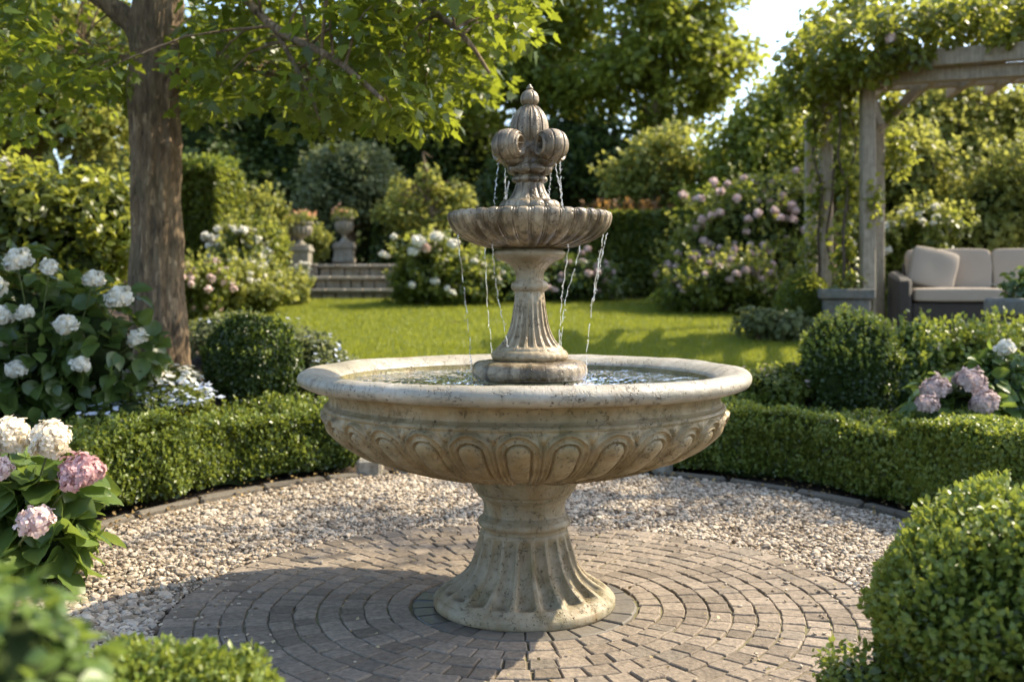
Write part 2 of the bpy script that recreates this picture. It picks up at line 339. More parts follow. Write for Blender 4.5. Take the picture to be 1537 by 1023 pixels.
def lawn_mat():
    b = NB('lawn_turf'); n = b.noise(b.co(), 1.3, 5); n2 = b.noise(b.co('Object', (30, 90, 30)), 1, 4)
    cr = b.mix(.45, b.ramp(n.outputs[0], [(.3, (.075, .115, .014)), (.7, (.125, .165, .022))]), b.ramp(n2.outputs[0], [(.3, (.06, .095, .01)), (.7, (.15, .19, .03))]))
    return b.done(b.n('BsdfPrincipled', i_Base_Color=cr, i_Roughness=.7, i_Normal=b.bump(n2.outputs[0], .6, .02)))
M['lawn'] = lawn_mat()
M['grass'] = leaf_mat('grass_blade', (.095, .130, .014), (.210, .235, .030), (.50, .52, .05), .42, .45, .3, 1.5)
def water_mat():
    b = NB('fountain_water'); co = b.co()
    n1 = b.n('TexNoise', i_Vector=co, i_Scale=9.0, i_Detail=3.0, i_Distortion=1.5); n2 = b.noise(co, 30, 3)
    h = b.math('ADD', n1.outputs[0], b.math('MULTIPLY', n2.outputs[0], .25)); nr = b.bump(h, .55, .03)
    fr = b.n('Fresnel', i_IOR=1.36, i_Normal=nr); t = b.n('BsdfTransparent', i_Color=(.50, .47, .28)); gl = b.n('BsdfGlossy', i_Color=(1, 1, 1), i_Roughness=.02, i_Normal=nr)
    return b.done(b.n('MixShader', i_0=fr, i_1=t, i_2=gl))
M['water'] = water_mat()
def jet_mat():
    b = NB('falling_water'); lw = b.n('LayerWeight', i_Blend=.35)
    gl = b.n('BsdfGlossy', i_Color=(1, 1, 1), i_Roughness=.05); t = b.n('BsdfTransparent', i_Color=(.93, .95, .95)); tr = b.n('BsdfTranslucent', i_Color=(.9, .92, .92))
    m1 = b.n('MixShader', i_0=.22, i_1=t, i_2=tr)
    return b.done(b.n('MixShader', i_0=b.math('ADD', b.math('MULTIPLY', lw.outputs[1], .6), .12), i_1=m1, i_2=gl))
M['jet'] = jet_mat()
def wicker_mat():
    b = NB('dark_wicker'); w1 = b.n('TexWave', i_Vector=b.co('Object', (1, 1, 1)), i_Scale=26.0); w1.bands_direction = 'X'; w2 = b.n('TexWave', i_Vector=b.co(), i_Scale=42.0); w2.bands_direction = 'Z'
    h = b.math('MULTIPLY', w1.outputs[1], w2.outputs[1])
    cr = b.ramp(h, [(.0, (.030, .025, .020)), (.5, (.085, .073, .060)), (1, (.15, .13, .11))])
    return b.done(b.n('BsdfPrincipled', i_Base_Color=cr, i_Roughness=.55, i_Normal=b.bump(h, .8, .01)))
M['wicker'] = wicker_mat()
M['cushion'] = flat_mat('linen_cushion', (.34, .285, .225), (.40, .34, .275), .9, 180, .25, .002)

# ------------------------------------------------------------------ foliage builders
def ells_px(lst, Y, dy=.85, jit=0):
    """px ellipses (cx, cy, rx, ry[, dY]) -> list of (centre, radii) in metres at depth Y"""
    out = []
    for e in lst:
        y = Y + (e[4] if len(e) > 4 else 0); s = y / F
        out.append((at(e[0], e[1], y), np.array([e[2] * s, max(e[2] * s * dy, .12), e[3] * s])))
    return out
def blob(ells, n, depth=.22, amp=.14, seed=1, freq=3.0, gclip=True):
    w = np.array([e[1][0] * e[1][2] + e[1][0] * e[1][1] for e in ells]); w /= w.sum(); P = []; N = []; g = np.random.default_rng(seed)
    for k, (cc, r) in enumerate(ells):
        m = int(n * w[k]) + 1; d = rdir(m, g); rad = 1 + amp * snoise(d * freq + k * 7, seed) + .5 * amp * snoise(d * freq * 3 + k, seed + 1) - depth * g.random(m) ** 1.6
        p = cc + r * d * rad[:, None]; keep = np.ones(m, bool)
        for k2, (c2, r2) in enumerate(ells):
            if k2 != k: keep &= (((p - c2) / r2) ** 2).sum(1) > .6
        if gclip: keep &= p[:, 2] > ground(p[:, 0], p[:, 1]) + .01
        P.append(p[keep]); N.append(unit(d / r)[keep])
    return np.concatenate(P), np.concatenate(N)
def orient(N, g, out=.7, up=.5, rnd=.6, droop=.15, spread=.8):
    n = len(N); A = unit(N * out + UP * up + rnd * g.normal(size=(n, 3)))
    B = N * .5 + spread * g.normal(size=(n, 3)) - UP * droop
    return A, B
def core_mesh(cc, r, k=.86, seed=1, amp=.12, freq=3., nu=22, nv=14):
    th = np.linspace(0, 2 * math.pi, nu, endpoint=False); ph = np.linspace(-math.pi / 2, math.pi / 2, nv)
    T, Pp = np.meshgrid(th, ph); d = np.stack([np.cos(Pp) * np.cos(T), np.cos(Pp) * np.sin(T), np.sin(Pp)], -1).reshape(-1, 3)
    rad = k * (1 + amp * snoise(d * freq, seed))
    V = cc + r * d * rad[:, None]; V[:, 2] = np.maximum(V[:, 2], ground(V[:, 0], V[:, 1]) - .02)
    i = np.arange(nv - 1)[:, None] * nu; j = np.arange(nu)[None, :]; j2 = (j + 1) % nu
    return V, [np.stack([i + j, i + j2, i + nu + j2, i + nu + j], -1).reshape(-1, 4)]
def stems(mb, ells, k, r0, seed, m=0, origin=None, off_=0):
    g = np.random.default_rng(seed)
    for cc, r in ells:
        for i in range(k):
            a = g.uniform(0, 6.28); q = g.uniform(.05, .35)
            x, y = (cc[0] + q * r[0] * math.cos(a), cc[1] + q * r[1] * math.sin(a)); z = float(ground(x, y)) - .03
            tip = cc + r * rdir(1, g)[0] * .45 + np.array([0, 0, .1 * r[2]])
            if tip[2] < z + .05: continue
            mid = (np.array([x, y, z]) + tip) / 2 + g.normal(size=3) * r * .06
            V, P = tube(spline([(x, y, z), mid, tip], 6), np.linspace(r0, r0 * .4, 6), 5)
            mb.add(V if origin is None else V - origin, P, m)
def shrub(name, label, cat, lst, Y, n, size, mat, T=L4, seed=1, depth=.22, amp=.14, core=.84, dy=.85, tips=None, ntips=0, stem_r=.01, orient_kw={}, group=None, parts=False, freq=3., jit=.35):
    ells = ells_px(lst, Y, dy) if not isinstance(lst[0][0], np.ndarray) else lst
    g = np.random.default_rng(seed + 100); base = ells[0][0].copy(); base[2] = float(ground(base[0], base[1]))
    P, N = blob(ells, n, depth, amp, seed, freq); A, B = orient(N, g, **orient_kw)
    mb = MB(); V, Q = leaves(T, P - base, A, B, size * g.uniform(1 - jit, 1 + jit, len(P))); mb.add(V, Q, 0)
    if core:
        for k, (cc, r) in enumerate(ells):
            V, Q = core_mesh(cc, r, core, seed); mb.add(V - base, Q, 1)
    if tips is not None and ntips:       # young upright shoots
        P2, N2 = blob(ells, ntips * 3, .0, amp, seed, freq); kp = N2[:, 2] > .1; P2 = P2[kp][:ntips]; N2 = N2[kp][:ntips]
        for k in range(5):
            a = unit(g.normal(size=P2.shape) + N2 * .4); V, Q = leaves(T, P2 - base + N2 * size * .35 * k + UP * size * .3 * k, a, N2 * .8 + UP * .6 + .7 * g.normal(size=P2.shape), size * .9); mb.add(V, Q, 2)
    if parts:
        root = thing(name, label, cat, base, group)
        mb.build('foliage', [M[mat], M['core'], M[tips or mat]], root)
        sb = MB(); stems(sb, ells, 3, stem_r, seed, 0, base); sb.build('stem', M['twig'], root)
        return root, ells
    stems(mb, ells, 3, stem_r, seed, 3, base)
    o = mb.build(name, [M[mat], M['core'], M[tips or mat], M['twig']], None, base)
    return tag(o, label, cat, group), ells
def flower_mesh(name, n, petal, rad, mats, seed=1, npet=4, flat=.85, heart=None, T=PETAL, lower=-.45):
    g = np.random.default_rng(seed); d = rdir(n * 3, g); d = d[d[:, 2] > lower][:n]; n = len(d)
    r = rad * (1 +   .12 * snoise(d * 4, seed) + .075 * g.normal(size=n)); P = d * r[:, None] * np.array([1, 1, flat]); Nn = unit(d + .42 * g.normal(size=d.shape))
    mb = MB(); a0 = unit(np.cross(Nn, g.normal(size=d.shape))); b0 = np.cross(Nn, a0)
    for k in range(npet):
        t = 2 * math.pi * k / npet + g.normal(size=n) * .15; dr = np.cos(t)[:, None] * a0 + np.sin(t)[:, None] * b0
        V, Q = leaves(T, P, Nn + .25 * dr, dr, petal * g.uniform(.8, 1.2, n)); mb.add(V, Q, 0)
    V, Q = core_mesh(np.zeros(3) + np.array([0, 0, 50]), np.array([1, 1, flat]) * rad * .8, 1, seed); mb.add(V - np.array([0, 0, 50]), Q, 0)
    if heart:
        V, Q = leaves(L4W, P + Nn * petal * .15, Nn, a0, petal * .3); mb.add(V, Q, 1)
    return mesh(name, np.concatenate(mb.V), mb.P, mats, np.concatenate(mb.M))
def scatter_heads(root, me, pts, s0, g, name='flower_head', tilt=.4):
    for p in pts:
        o = link(name, me, root, tuple(p - np.array(root.location))); o.rotation_euler = (g.normal() * tilt, g.normal() * tilt, g.uniform(0, 6.28)); sc = s0 * g.uniform(.8, 1.2); o.scale = (sc, sc, sc)
def surf_pts(ells, n, seed, amp=.14, up=-.1, face=True, gap=.0):
    P, N = blob(ells, n * 8, -.09, amp, seed); k = N[:, 2] > up
    if face: k &= N[:, 1] < .35
    P, N = P[k], N[k]; g = np.random.default_rng(seed + 5); i = g.permutation(len(P)); out = []; 
    for q in i:
        if all(np.linalg.norm(P[q] - o) > gap for o in out): out.append(P[q])
        if len(out) >= n: break
    return out
def tree(name, label, lst, Y, ncl, nl, size, mat, seed, trunk=None, tr=.16, T=L4W, csize=.42, core=0., droop=.1, group='trees at the back of the garden', mat2=None):
    """tapered trunk with limbs, crown of leaf clumps with gaps"""
    ells = lst if isinstance(lst[0][0], np.ndarray) else ells_px(lst, Y, .9); g = np.random.default_rng(seed)
    b = at(trunk if trunk is not None else lst[0][0], 0, Y) if not isinstance(lst[0][0], np.ndarray) else ells[0][0].copy(); b[2] = float(ground(b[0], b[1])) - .05
    root = thing(name, label, 'tree', b, group); tb = MB(); top = max(ells, key=lambda e: e[0][2])[0]
    pts = spline([b, b + np.array([.08, 0, .35 * (top[2] - b[2])]), b + np.array([(top[0] - b[0]) * .4, 0, .7 * (top[2] - b[2])]), top], 14)
    rad = tr * np.linspace(1, .3, 14); rad[0] *= 1.4; V, Q = tube(pts, rad, 10); tb.add(V - b, Q)
    cl = []; cr = []
    w = np.array([e[1].prod() ** .67 for e in ells]); w /= w.sum()
    for k, (cc, r) in enumerate(ells):
        m = max(3, int(ncl * w[k])); d = rdir(m, g); rad_ = g.random(m) ** .45; p = cc + r * d * rad_[:, None]; cl.append(p); cr.append(np.full(m, csize * g.uniform(.7, 1.3)))
        q0 = pts[5 + int(g.integers(0, 6))]
        for j in range(4):
            e = cc + r * rdir(1, g)[0] * .7; s0 = q0 * .6 + pts[7] * .4; s0 = pts[np.argmin(np.abs(pts[:, 2] - min(e[2] - .2, pts[-2][2])))]
            mid = (s0 + e) / 2 + g.normal(size=3) * .12 + np.array([0, 0, .1]); V, Q = tube(spline([s0, mid, e], 8), np.linspace(tr * .35, tr * .06, 8), 6); tb.add(V - b, Q)
    cl = np.concatenate(cl); cr = np.concatenate(cr); n = len(cl) * nl; idx = np.repeat(np.arange(len(cl)), nl)
    d = rdir(n, g) * np.array([1, 1, .62]); P = cl[idx] + d * (cr[idx] * g.random(n) ** .5)[:, None]
    A = unit(d * .5 + UP * .7 + .7 * g.normal(size=(n, 3))); B = d + .8 * g.normal(size=(n, 3)) - UP * droop
    V, Q = leaves(T, P - b, A, B, size * g.uniform(.7, 1.3, n)); mb = MB().add(V, Q, 0)
    if core:
        for k, (cc, r) in enumerate(ells): V, Q = core_mesh(cc, r, core, seed + k, .2, 4.); mb.add(V - b, Q, 1)
    tb.build('trunk', M['bark'], root); mb.build('crown', [M[mat], M['core']], root)
    return root
# ================================================================== SETTING
def axis(lo, hi, st, far): return np.concatenate([-np.array(far[::-1], float) + lo, np.arange(lo, hi, st), np.array(far, float) + hi])
gx = axis(-12, 12, .14, [.5, 2, 6, 15, 40, 90, 250]); gy = axis(-3, 24, .14, [.5, 2, 6, 15, 40, 90, 250])
XX, YY = np.meshgrid(gx, gy); ZZ = ground(XX, YY) + .018 * snoise(np.stack([XX, YY, XX * 0], -1) * 5, 3) * sstep(1.08, 1.3, ell(XX, YY)); ZZ -= .02 * sstep(1.06, 1.0, ell(XX, YY))
nx = len(gx); i = np.arange(len(gy) - 1)[:, None] * nx; j = np.arange(nx - 1)[None, :]
structure(link('ground', mesh('ground', np.stack([XX, YY, ZZ], -1).reshape(-1, 3), [np.stack([i + j, i + j + 1, i + nx + j + 1, i + nx + j], -1).reshape(-1, 4)], M['soil'])))
# lawn
LAWN = np.array([(-3.45, 15.15), (2.6, 15.15), (3.5, 13.4), (3.3, 11.6), (3.0, 10.2), (2.75, 8.9), (2.0, 8.2), (-1.2, 8.2), (-1.9, 8.7), (-2.9, 10), (-3.7, 11.8), (-3.9, 13.5)])
def inpoly(x, y, P=LAWN):
    c_ = np.zeros(x.shape, bool)
    for a, b in zip(P, np.roll(P, -1, 0)):
        c_ ^= ((a[1] > y) != (b[1] > y)) & (x < (b[0] - a[0]) * (y - a[1]) / (b[1] - a[1] + 1e-12) + a[0])
    return c_
lx = np.arange(-4.2, 4, .07); ly = np.arange(8, 15.4, .07); LX, LY = np.meshgrid(lx, ly); nx = len(lx)
i = np.arange(len(ly) - 1)[:, None] * nx; j = np.arange(nx - 1)[None, :]; q = np.stack([i + j, i + j + 1, i + nx + j + 1, i + nx + j], -1).reshape(-1, 4)
q = q[inpoly(LX.ravel()[q].mean(1), LY.ravel()[q].mean(1))]
structure(link('lawn', mesh('lawn', np.stack([LX, LY, ground(LX, LY) + .03], -1).reshape(-1, 3), [q], M['lawn'])))
n = 230000; P = np.stack([rng.uniform(-4.2, 3.8, n), 8.0 + 7.3 * rng.random(n) ** 1.5, np.zeros(n)], 1); P = P[inpoly(P[:, 0], P[:, 1])]; P[:, 2] = ground(P[:, 0], P[:, 1]) + .03
n = len(P); Bd = UP + .55 * rng.normal(size=(n, 3)); V, Q = leaves(BLADE, P, np.cross(Bd, rng.normal(size=(n, 3))), Bd, rng.uniform(.025, .055, n))
tag(link('grass', mesh('grass', V, Q, M['grass'])), 'short mown green grass covering the lawn behind the fountain', 'grass', kind='stuff')
# gravel bed, paving joints
def disc(name, rx, ry, z, m, n=128, k=24):
    th = np.linspace(0, 2 * math.pi, n, endpoint=False); rr = np.linspace(1e-3, 1, k)
    V = np.stack([FX + rx * rr[:, None] * np.sin(th), D + ry * rr[:, None] * np.cos(th), np.full((k, n), z)], -1).reshape(-1, 3)
    i = np.arange(k - 1)[:, None] * n; j = np.arange(n)[None, :]
    return structure(link(name, mesh(name, V, [np.stack([i + j, i + n + j, i + n + (j + 1) % n, i + (j + 1) % n], -1).reshape(-1, 4)], m)))
disc('gravel_bed', EA * 1.01, EB * 1.01, -.024, M['gbase']); disc('paving_bed', 1.325, 1.325, -.0068, M['joint'])
# setts in rings
ST = MB()
def sett(r0, r1, t0, t1, z, g, m):
    gp = .0024; jt = .0034; cs = []
    for (r, t) in ((r0 + gp, t0), (r0 + gp, t1), (r1 - gp, t1), (r1 - gp, t0)):
        cs.append((r, t))
    rm = (r0 + r1) / 2; dt = gp / rm; tm = (t0 + t1) / 2
    pts = []
    for (r, s) in ((r0, 0), (r0, .5), (r0, 1), (r1, 1), (r1, .5), (r1, 0)):
        rr = r + gp * (1 if r == r0 else -1) + g.normal() * jt * .7; t = t0 + dt + (t1 - t0 - 2 * dt) * s + g.normal() * jt / rm * .8
        pts.append((FX + rr * math.sin(t), D - rr * math.cos(t)))
    pts = np.array(pts); ctr = pts.mean(0); tx, ty = g.normal(size=2) * .014; h = z + g.normal() * .0013 + .0015 * float(snoise(np.array([[ctr[0] * 4, ctr[1] * 4, 0]]), 31)[0])
    L = []
    for sc, dz in ((1, -.03), (1, -.006), (.95, -.0015), (.86, .0010)):
        q = ctr + (pts - ctr) * (sc if sc == 1 else np.array([1 - (1 - sc) * .8] * 2)); zz = h + dz + (q - ctr) @ np.array([tx, ty]); L.append(np.column_stack([q, zz]))
    V = np.concatenate(L); Qs = []
    for k in range(3):
        for a in range(6): b = (a + 1) % 6; Qs.append((k * 6 + a, k * 6 + b, k * 6 + 6 + b, k * 6 + 6 + a))
    ST.add(V, [np.array(Qs), np.array([(18, 19, 20, 21, 22, 23)])], m)
g = np.random.default_rng(3); radii = [1.218 - .0868 * (9 - k) for k in range(10)] + [1.338]
for a, b in zip(radii[:-1], radii[1:]):
    t = g.random() * .2; t_end = t + 2 * math.pi; L = .092 if b < 1.3 else .098; nseg = round(2 * math.pi * (a + b) / 2 / L); w = g.uniform(.80, 1.2, nseg); w = w / w.sum() * 2 * math.pi
    for q in w: sett(a, b, t, t + q, .0, g, 0); t += q
nseg = 26; w = g.uniform(.85, 1.15, nseg); w = w / w.sum() * 2 * math.pi; t = 0
for q in w: sett(.30, .432, t, t + q, -.001, g, 2 if 4.35 < (t + q / 2) < 5.3 else 1); t += q
structure(ST.build('paving_circle', [M['sett'], M['slate'], M['wetsett']], smooth=False))
# pebbles
t_ = (1 + 5 ** .5) / 2; ICO = unit(np.array([(-1, t_, 0), (1, t_, 0), (-1, -t_, 0), (1, -t_, 0), (0, -1, t_), (0, 1, t_), (0, -1, -t_), (0, 1, -t_), (t_, 0, -1), (t_, 0, 1), (-t_, 0, -1), (-t_, 0, 1)]))
ICF = np.array([(0, 11, 5), (0, 5, 1), (0, 1, 7), (0, 7, 10), (0, 10, 11), (1, 5, 9), (5, 11, 4), (11, 10, 2), (10, 7, 6), (7, 1, 8), (3, 9, 4), (3, 4, 2), (3, 2, 6), (3, 6, 8), (3, 8, 9), (4, 9, 5), (2, 4, 11), (6, 2, 10), (8, 6, 7), (9, 8, 1)])
n = 98000; P = np.stack([rng.uniform(-1, 1, n) * EA + FX, D + rng.uniform(-.55, 1, n) * EB], 1)
k = (ell(P[:, 0], P[:, 1]) < .985) & (np.hypot(P[:, 0] - FX, P[:, 1] - D) > 1.352); P = P[k]; n = len(P)
sz = rng.uniform(.0045, .0115, n) ** 1.0 * rng.choice([1, 1, 1.25, 1.6], n) * (1 + .45 * (P[:, 1] < 4.1)); sc = np.stack([rng.uniform(.9, 1.5, n), rng.uniform(.75, 1.1, n), rng.uniform(.45, .8, n)], 1)
V = ICO[None] * (1 + .16 * rng.normal(size=(n, 12, 1))) * (sz[:, None] * sc)[:, None, :]
def rot_rand(V, tilt):
    n = len(V); a = rng.uniform(0, 6.28, n); c_, s_ = np.cos(a), np.sin(a); b = rng.normal(size=n) * tilt; cb, sb = np.cos(b), np.sin(b)
    x, y, z = V[..., 0], V[..., 1], V[..., 2]; y, z = y * cb[:, None] - z * sb[:, None], y * sb[:, None] + z * cb[:, None]
    return np.stack([x * c_[:, None] - y * s_[:, None], x * s_[:, None] + y * c_[:, None], z], -1)
V = rot_rand(V, .5); heap = .008 * snoise(np.column_stack([P, P[:, 0] * 0]) * 4, 5)
V[..., 0] += P[:, 0:1]; V[..., 1] += P[:, 1:2]; V[..., 2] += (-.020 + rng.random(n) * .012 + heap * .6 + sz * .3)[:, None]
tag(link('gravel', mesh('gravel', V.reshape(-1, 3), [(ICF[None] + (np.arange(n) * 12)[:, None, None]).reshape(-1, 3)], M['pebble'], smooth=False)), 'pale beige gravel chips spread around the paved circle', 'gravel', kind='stuff')
n = 420; t = rng.uniform(0, 6.28, n); r = 1.34 - np.abs(rng.normal(size=n)) * .16; P = np.stack([FX + r * np.sin(t), D + r * np.cos(t)], 1); s = rng.uniform(.004, .0085, n)
V = rot_rand(ICO[None] * (1 + .16 * rng.normal(size=(n, 12, 1))) * s[:, None, None] * np.array([1.2, .9, .6]), .4); V[..., 0] += P[:, 0:1]; V[..., 1] += P[:, 1:2]; V[..., 2] += (.003 + s * .4)[:, None]
tag(link('stray_gravel', mesh('stray_gravel', V.reshape(-1, 3), [(ICF[None] + (np.arange(n) * 12)[:, None, None]).reshape(-1, 3)], M['pebble'], smooth=False)), 'stray gravel chips lying on the rim of the paved circle', 'gravel', kind='stuff')
n = 260; t = rng.uniform(0, 6.28, n); r = .4 + 1.5 * rng.random(n) ** .7; P = np.stack([FX + r * np.sin(t), D + r * np.cos(t), np.full(n, .012)], 1)
V, Q = leaves(L4W, P, UP + .35 * rng.normal(size=(n, 3)), rng.normal(size=(n, 3)), rng.uniform(.006, .020, n))
M['debris'] = petal_mat('fallen_petal', (.16, .11, .04), (.50, .42, .24), .15)
tag(link('petal_litter', mesh('petal_litter', V, Q, M['debris'])), 'tiny dry petals and leaf scraps strewn over the paving and gravel', 'petals', kind='stuff')
# kerb
KB = MB(); g = np.random.default_rng(8); t = -2.2
while t < 2.2:
    x, y = FX + EA * 1.015 * math.sin(t), D + EB * 1.015 * math.cos(t); dx, dy = EA * math.cos(t), -EB * math.sin(t); L = math.hypot(dx, dy); dt = .46 / L
    if not -.36 < t < .36:
        V, Q = box(x, y, -.024, .44 + g.uniform(-.02, .01), .065, .075, .014, math.atan2(dy, dx) + g.normal() * .012); V = V + g.normal(size=V.shape) * .0025; KB.add(V, Q)
    t += dt
structure(KB.build('kerb', M['kerb'], smooth=False))
# fallen leaves and litter along the kerb
n = 900; t = rng.uniform(-1.5, 1.5, n); e = 1 + rng.normal(size=n) * .05 + .02; k = np.abs(t) > .3; t, e = t[k], e[k]; n = len(t)
P = np.stack([FX + EA * e * np.sin(t), D + EB * e * np.cos(t), np.full(n, .005)], 1); P[:, 2] = np.maximum(ground(P[:, 0], P[:, 1]) + .03, .005)
V, Q = leaves(L4W, P, UP + .4 * rng.normal(size=(n, 3)), rng.normal(size=(n, 3)), rng.uniform(.012, .032, n))
M['litter'] = petal_mat('fallen_leaf', (.10, .06, .025), (.36, .25, .10), .15)
tag(link('leaf_litter', mesh('leaf_litter', V, Q, M['litter'])), 'dry fallen leaves scattered along the kerb under the hedges', 'leaf litter', kind='stuff')

# ================================================================== FOUNTAIN
K = 1 / 390.4
def pf(lst): return np.array([(r * K, (905 - y) * K) for r, y in lst])
fo = thing('fountain', 'weathered pale stone tiered fountain with scrolled finial standing on the paved circle', 'fountain', (FX, D, 0))
OX = (8 * K, 0, 0)
# pedestal
pp = pf([(0, 906), (131, 906), (135, 904.5), (136, 901), (136, 894), (134, 891), (130, 888)]); p2 = spline(pf([(130, 888), (119, 879), (104, 870), (91, 859), (80, 843), (71.5, 818), (66, 796), (64, 792)]), 90)
def flute(th, s, r, z):
    y = 905 - z / K; m = sstep(883, 872, y) * sstep(795, 808, y); u = (th * 20 / (2 * math.pi) + .5) % 1 - .5
    w = np.clip(1 - (np.abs(u) / .40) ** 2, 0, 1) ** .6; return -m * w * r * .105 + .0015 * snoise(np.stack([th * 9, z * 30, r * 0], -1), 4)
V1, Q1 = lathe(densify(pp, .012), 160); V2, Q2 = lathe(p2, 640, flute)
p3 = densify(np.concatenate([pf([(64, 792), (65, 787), (68.5, 785), (70, 781.5), (69, 777), (66, 774), (62.5, 772.5), (61.5, 769)]), spline(pf([(61.5, 769), (60.8, 758), (62.5, 749), (66.5, 743)]), 10),
    pf([(66.5, 743), (69.5, 742), (70.5, 739.5), (70, 737)]), spline(pf([(72, 736.5), (75, 733.5), (80, 724), (83.5, 717), (84, 709)]), 10), pf([(60, 704)])]), .006)
V3, Q3 = lathe(p3, 200)
MB().add(V1, Q1).add(V2, Q2).add(V3, Q3).build('pedestal', M['foot'], fo)
# basin
bp = spline(pf([(80, 709), (118, 703.5), (169, 694), (220, 678), (258, 659), (284, 638), (296, 621), (298.5, 612), (297, 606)]), 150)
sl = np.concatenate([[0], np.cumsum(np.linalg.norm(np.diff(bp, axis=0), axis=1))]); STOP = sl[-1]
def arches(th, s, r, z):
    v = STOP - s - .004; u = ((th + .036) * 30 / (2 * math.pi) + .5) % 1; a = 2 * (u - .5); vs = .088
    d = np.where(v < vs, np.sqrt(a ** 2 + ((vs - v) / .080) ** 2), np.abs(a)); G = lambda x, w: np.exp(-(x / w) ** 2)
    h = .0075 * G(d - .93, .045) + .0025 * ((d > .66) & (d < .93)) + .0080 * G(d - .64, .040) - .0055 * G(d - .55, .045) - .002 * G(d - .80, .06)
    h = h + .015 * np.sqrt(np.clip(1 - (d / .54) ** 2, 0, 1)) * sstep(.36, .2, v) - .0075 * sstep(.98, 1.06, d)
    h = h + .0095 * np.exp(-((1 - np.abs(a)) / .16) ** 2 - ((v - .030) / .018) ** 2) - .0035 * G(1 - np.abs(a), .07) * (v > vs * .6)
    return 1.15 * h * sstep(-.004, .006, v) * (.45 + .55 * sstep(STOP, STOP * .55, v)) * sstep(0, .08, s) + .0008 * snoise(np.stack([th * 14, z * 40, r * 3], -1), 4)
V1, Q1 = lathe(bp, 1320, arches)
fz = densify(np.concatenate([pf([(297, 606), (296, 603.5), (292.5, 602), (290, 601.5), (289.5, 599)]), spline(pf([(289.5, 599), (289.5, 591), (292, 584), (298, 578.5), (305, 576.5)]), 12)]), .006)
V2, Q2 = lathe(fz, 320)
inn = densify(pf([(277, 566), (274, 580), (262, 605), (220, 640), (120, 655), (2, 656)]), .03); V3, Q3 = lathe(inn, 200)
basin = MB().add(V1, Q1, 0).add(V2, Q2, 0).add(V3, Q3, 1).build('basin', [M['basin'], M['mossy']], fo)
ang = np.radians(np.linspace(-128, 105, 40)); rimp = np.concatenate([np.stack([(316 + 17.5 * np.cos(ang)) * K, (905 - 564 + 13 * np.sin(ang)) * K], 1), spline(pf([(309, 552), (299, 554), (289, 558.5), (281, 564), (277, 571), (275, 580)]), 16)])
V, Q = lathe(rimp, 420, lambda th, s, r, z: .0022 * snoise(np.stack([np.sin(th) * 5, np.cos(th) * 5, z * 20], -1), 9) + .0009 * snoise(np.stack([np.sin(th) * 28, np.cos(th) * 28, s * 40], -1), 10))
MB().add(V, Q).build('rim', M['rim'], basin)
# water in the basin, rippled where the jets fall
JET = [  # path in photo pixels of each falling jet, with its distance from the camera
    ([(687.5, 352), (689, 372), (694, 412), (699, 455), (704, 500), (707, 545), (708, 578)], 3.78, 3.82),
    ([(726.5, 362), (728, 380), (730, 420), (732, 463), (736, 500), (739, 540), (740, 566)], 4.16, 4.2),
    ([(739, 366), (740.5, 390), (744, 420), (748.5, 452), (756, 486), (762, 520)], 3.70, 3.80),
    ([(853.5, 366), (851, 390), (846, 425), (843, 452), (840.5, 490), (838, 530)], 3.74, 3.84),
    ([(871.5, 360), (869, 378), (860, 412), (851, 440), (846, 470), (842, 520)], 4.2, 4.15),
    ([(905, 352), (903, 368), (896, 410), (889.5, 450), (884, 498), (880, 540), (881, 574)], 3.80, 3.84),
    ([(911, 350), (906, 372), (898, 412), (891, 452)], 3.86, 3.86)]
UPJ = [([(748.5, 243), (746, 262), (743.5, 285), (742, 300), (741.5, 320)], 3.88, 3.86), ([(759.5, 245), (758, 262), (759, 284), (759.5, 303)], 4.05, 4.05), ([(764, 272), (762, 284), (760, 298)], 4.04, 4.05),
       ([(826.5, 250), (826, 268), (824.5, 285), (824, 298)], 4.05, 4.05), ([(834, 246), (836, 262), (840, 280), (843, 300), (845, 318)], 3.9, 3.88), ([(841, 242), (841, 258), (842.5, 285), (845.5, 320)], 3.88, 3.86)]
WZ = (905 - 572) * K
nr, nt = 90, 360; rr = np.linspace(.06, 277 * K, nr)[:, None]; tt = np.linspace(0, 2 * math.pi, nt, endpoint=False)[None]
wx, wy = rr * np.sin(tt), -rr * np.cos(tt); wz = np.zeros_like(wx)
for path, ya, yb in JET[:6]:
    ip = at(path[-1][0], 0, yb); ix, iy = ip[0] - FX, yb - D; dd = np.hypot(wx - ix, wy - iy); wz += .0042 * np.cos(dd * 150) * np.exp(-dd * 5.5) * sstep(0, .02, dd)
wz += .0012 * snoise(np.stack([wx, wy, wx * 0], -1) * 28, 12)
i = np.arange(nr - 1)[:, None] * nt; j = np.arange(nt)[None]
link('basin_water', mesh('basin_water', np.stack([wx, wy, wz + WZ], -1).reshape(-1, 3), [np.stack([i + j, i + (j + 1) % nt, i + nt + (j + 1) % nt, i + nt + j], -1).reshape(-1, 4)], M['water']), fo)
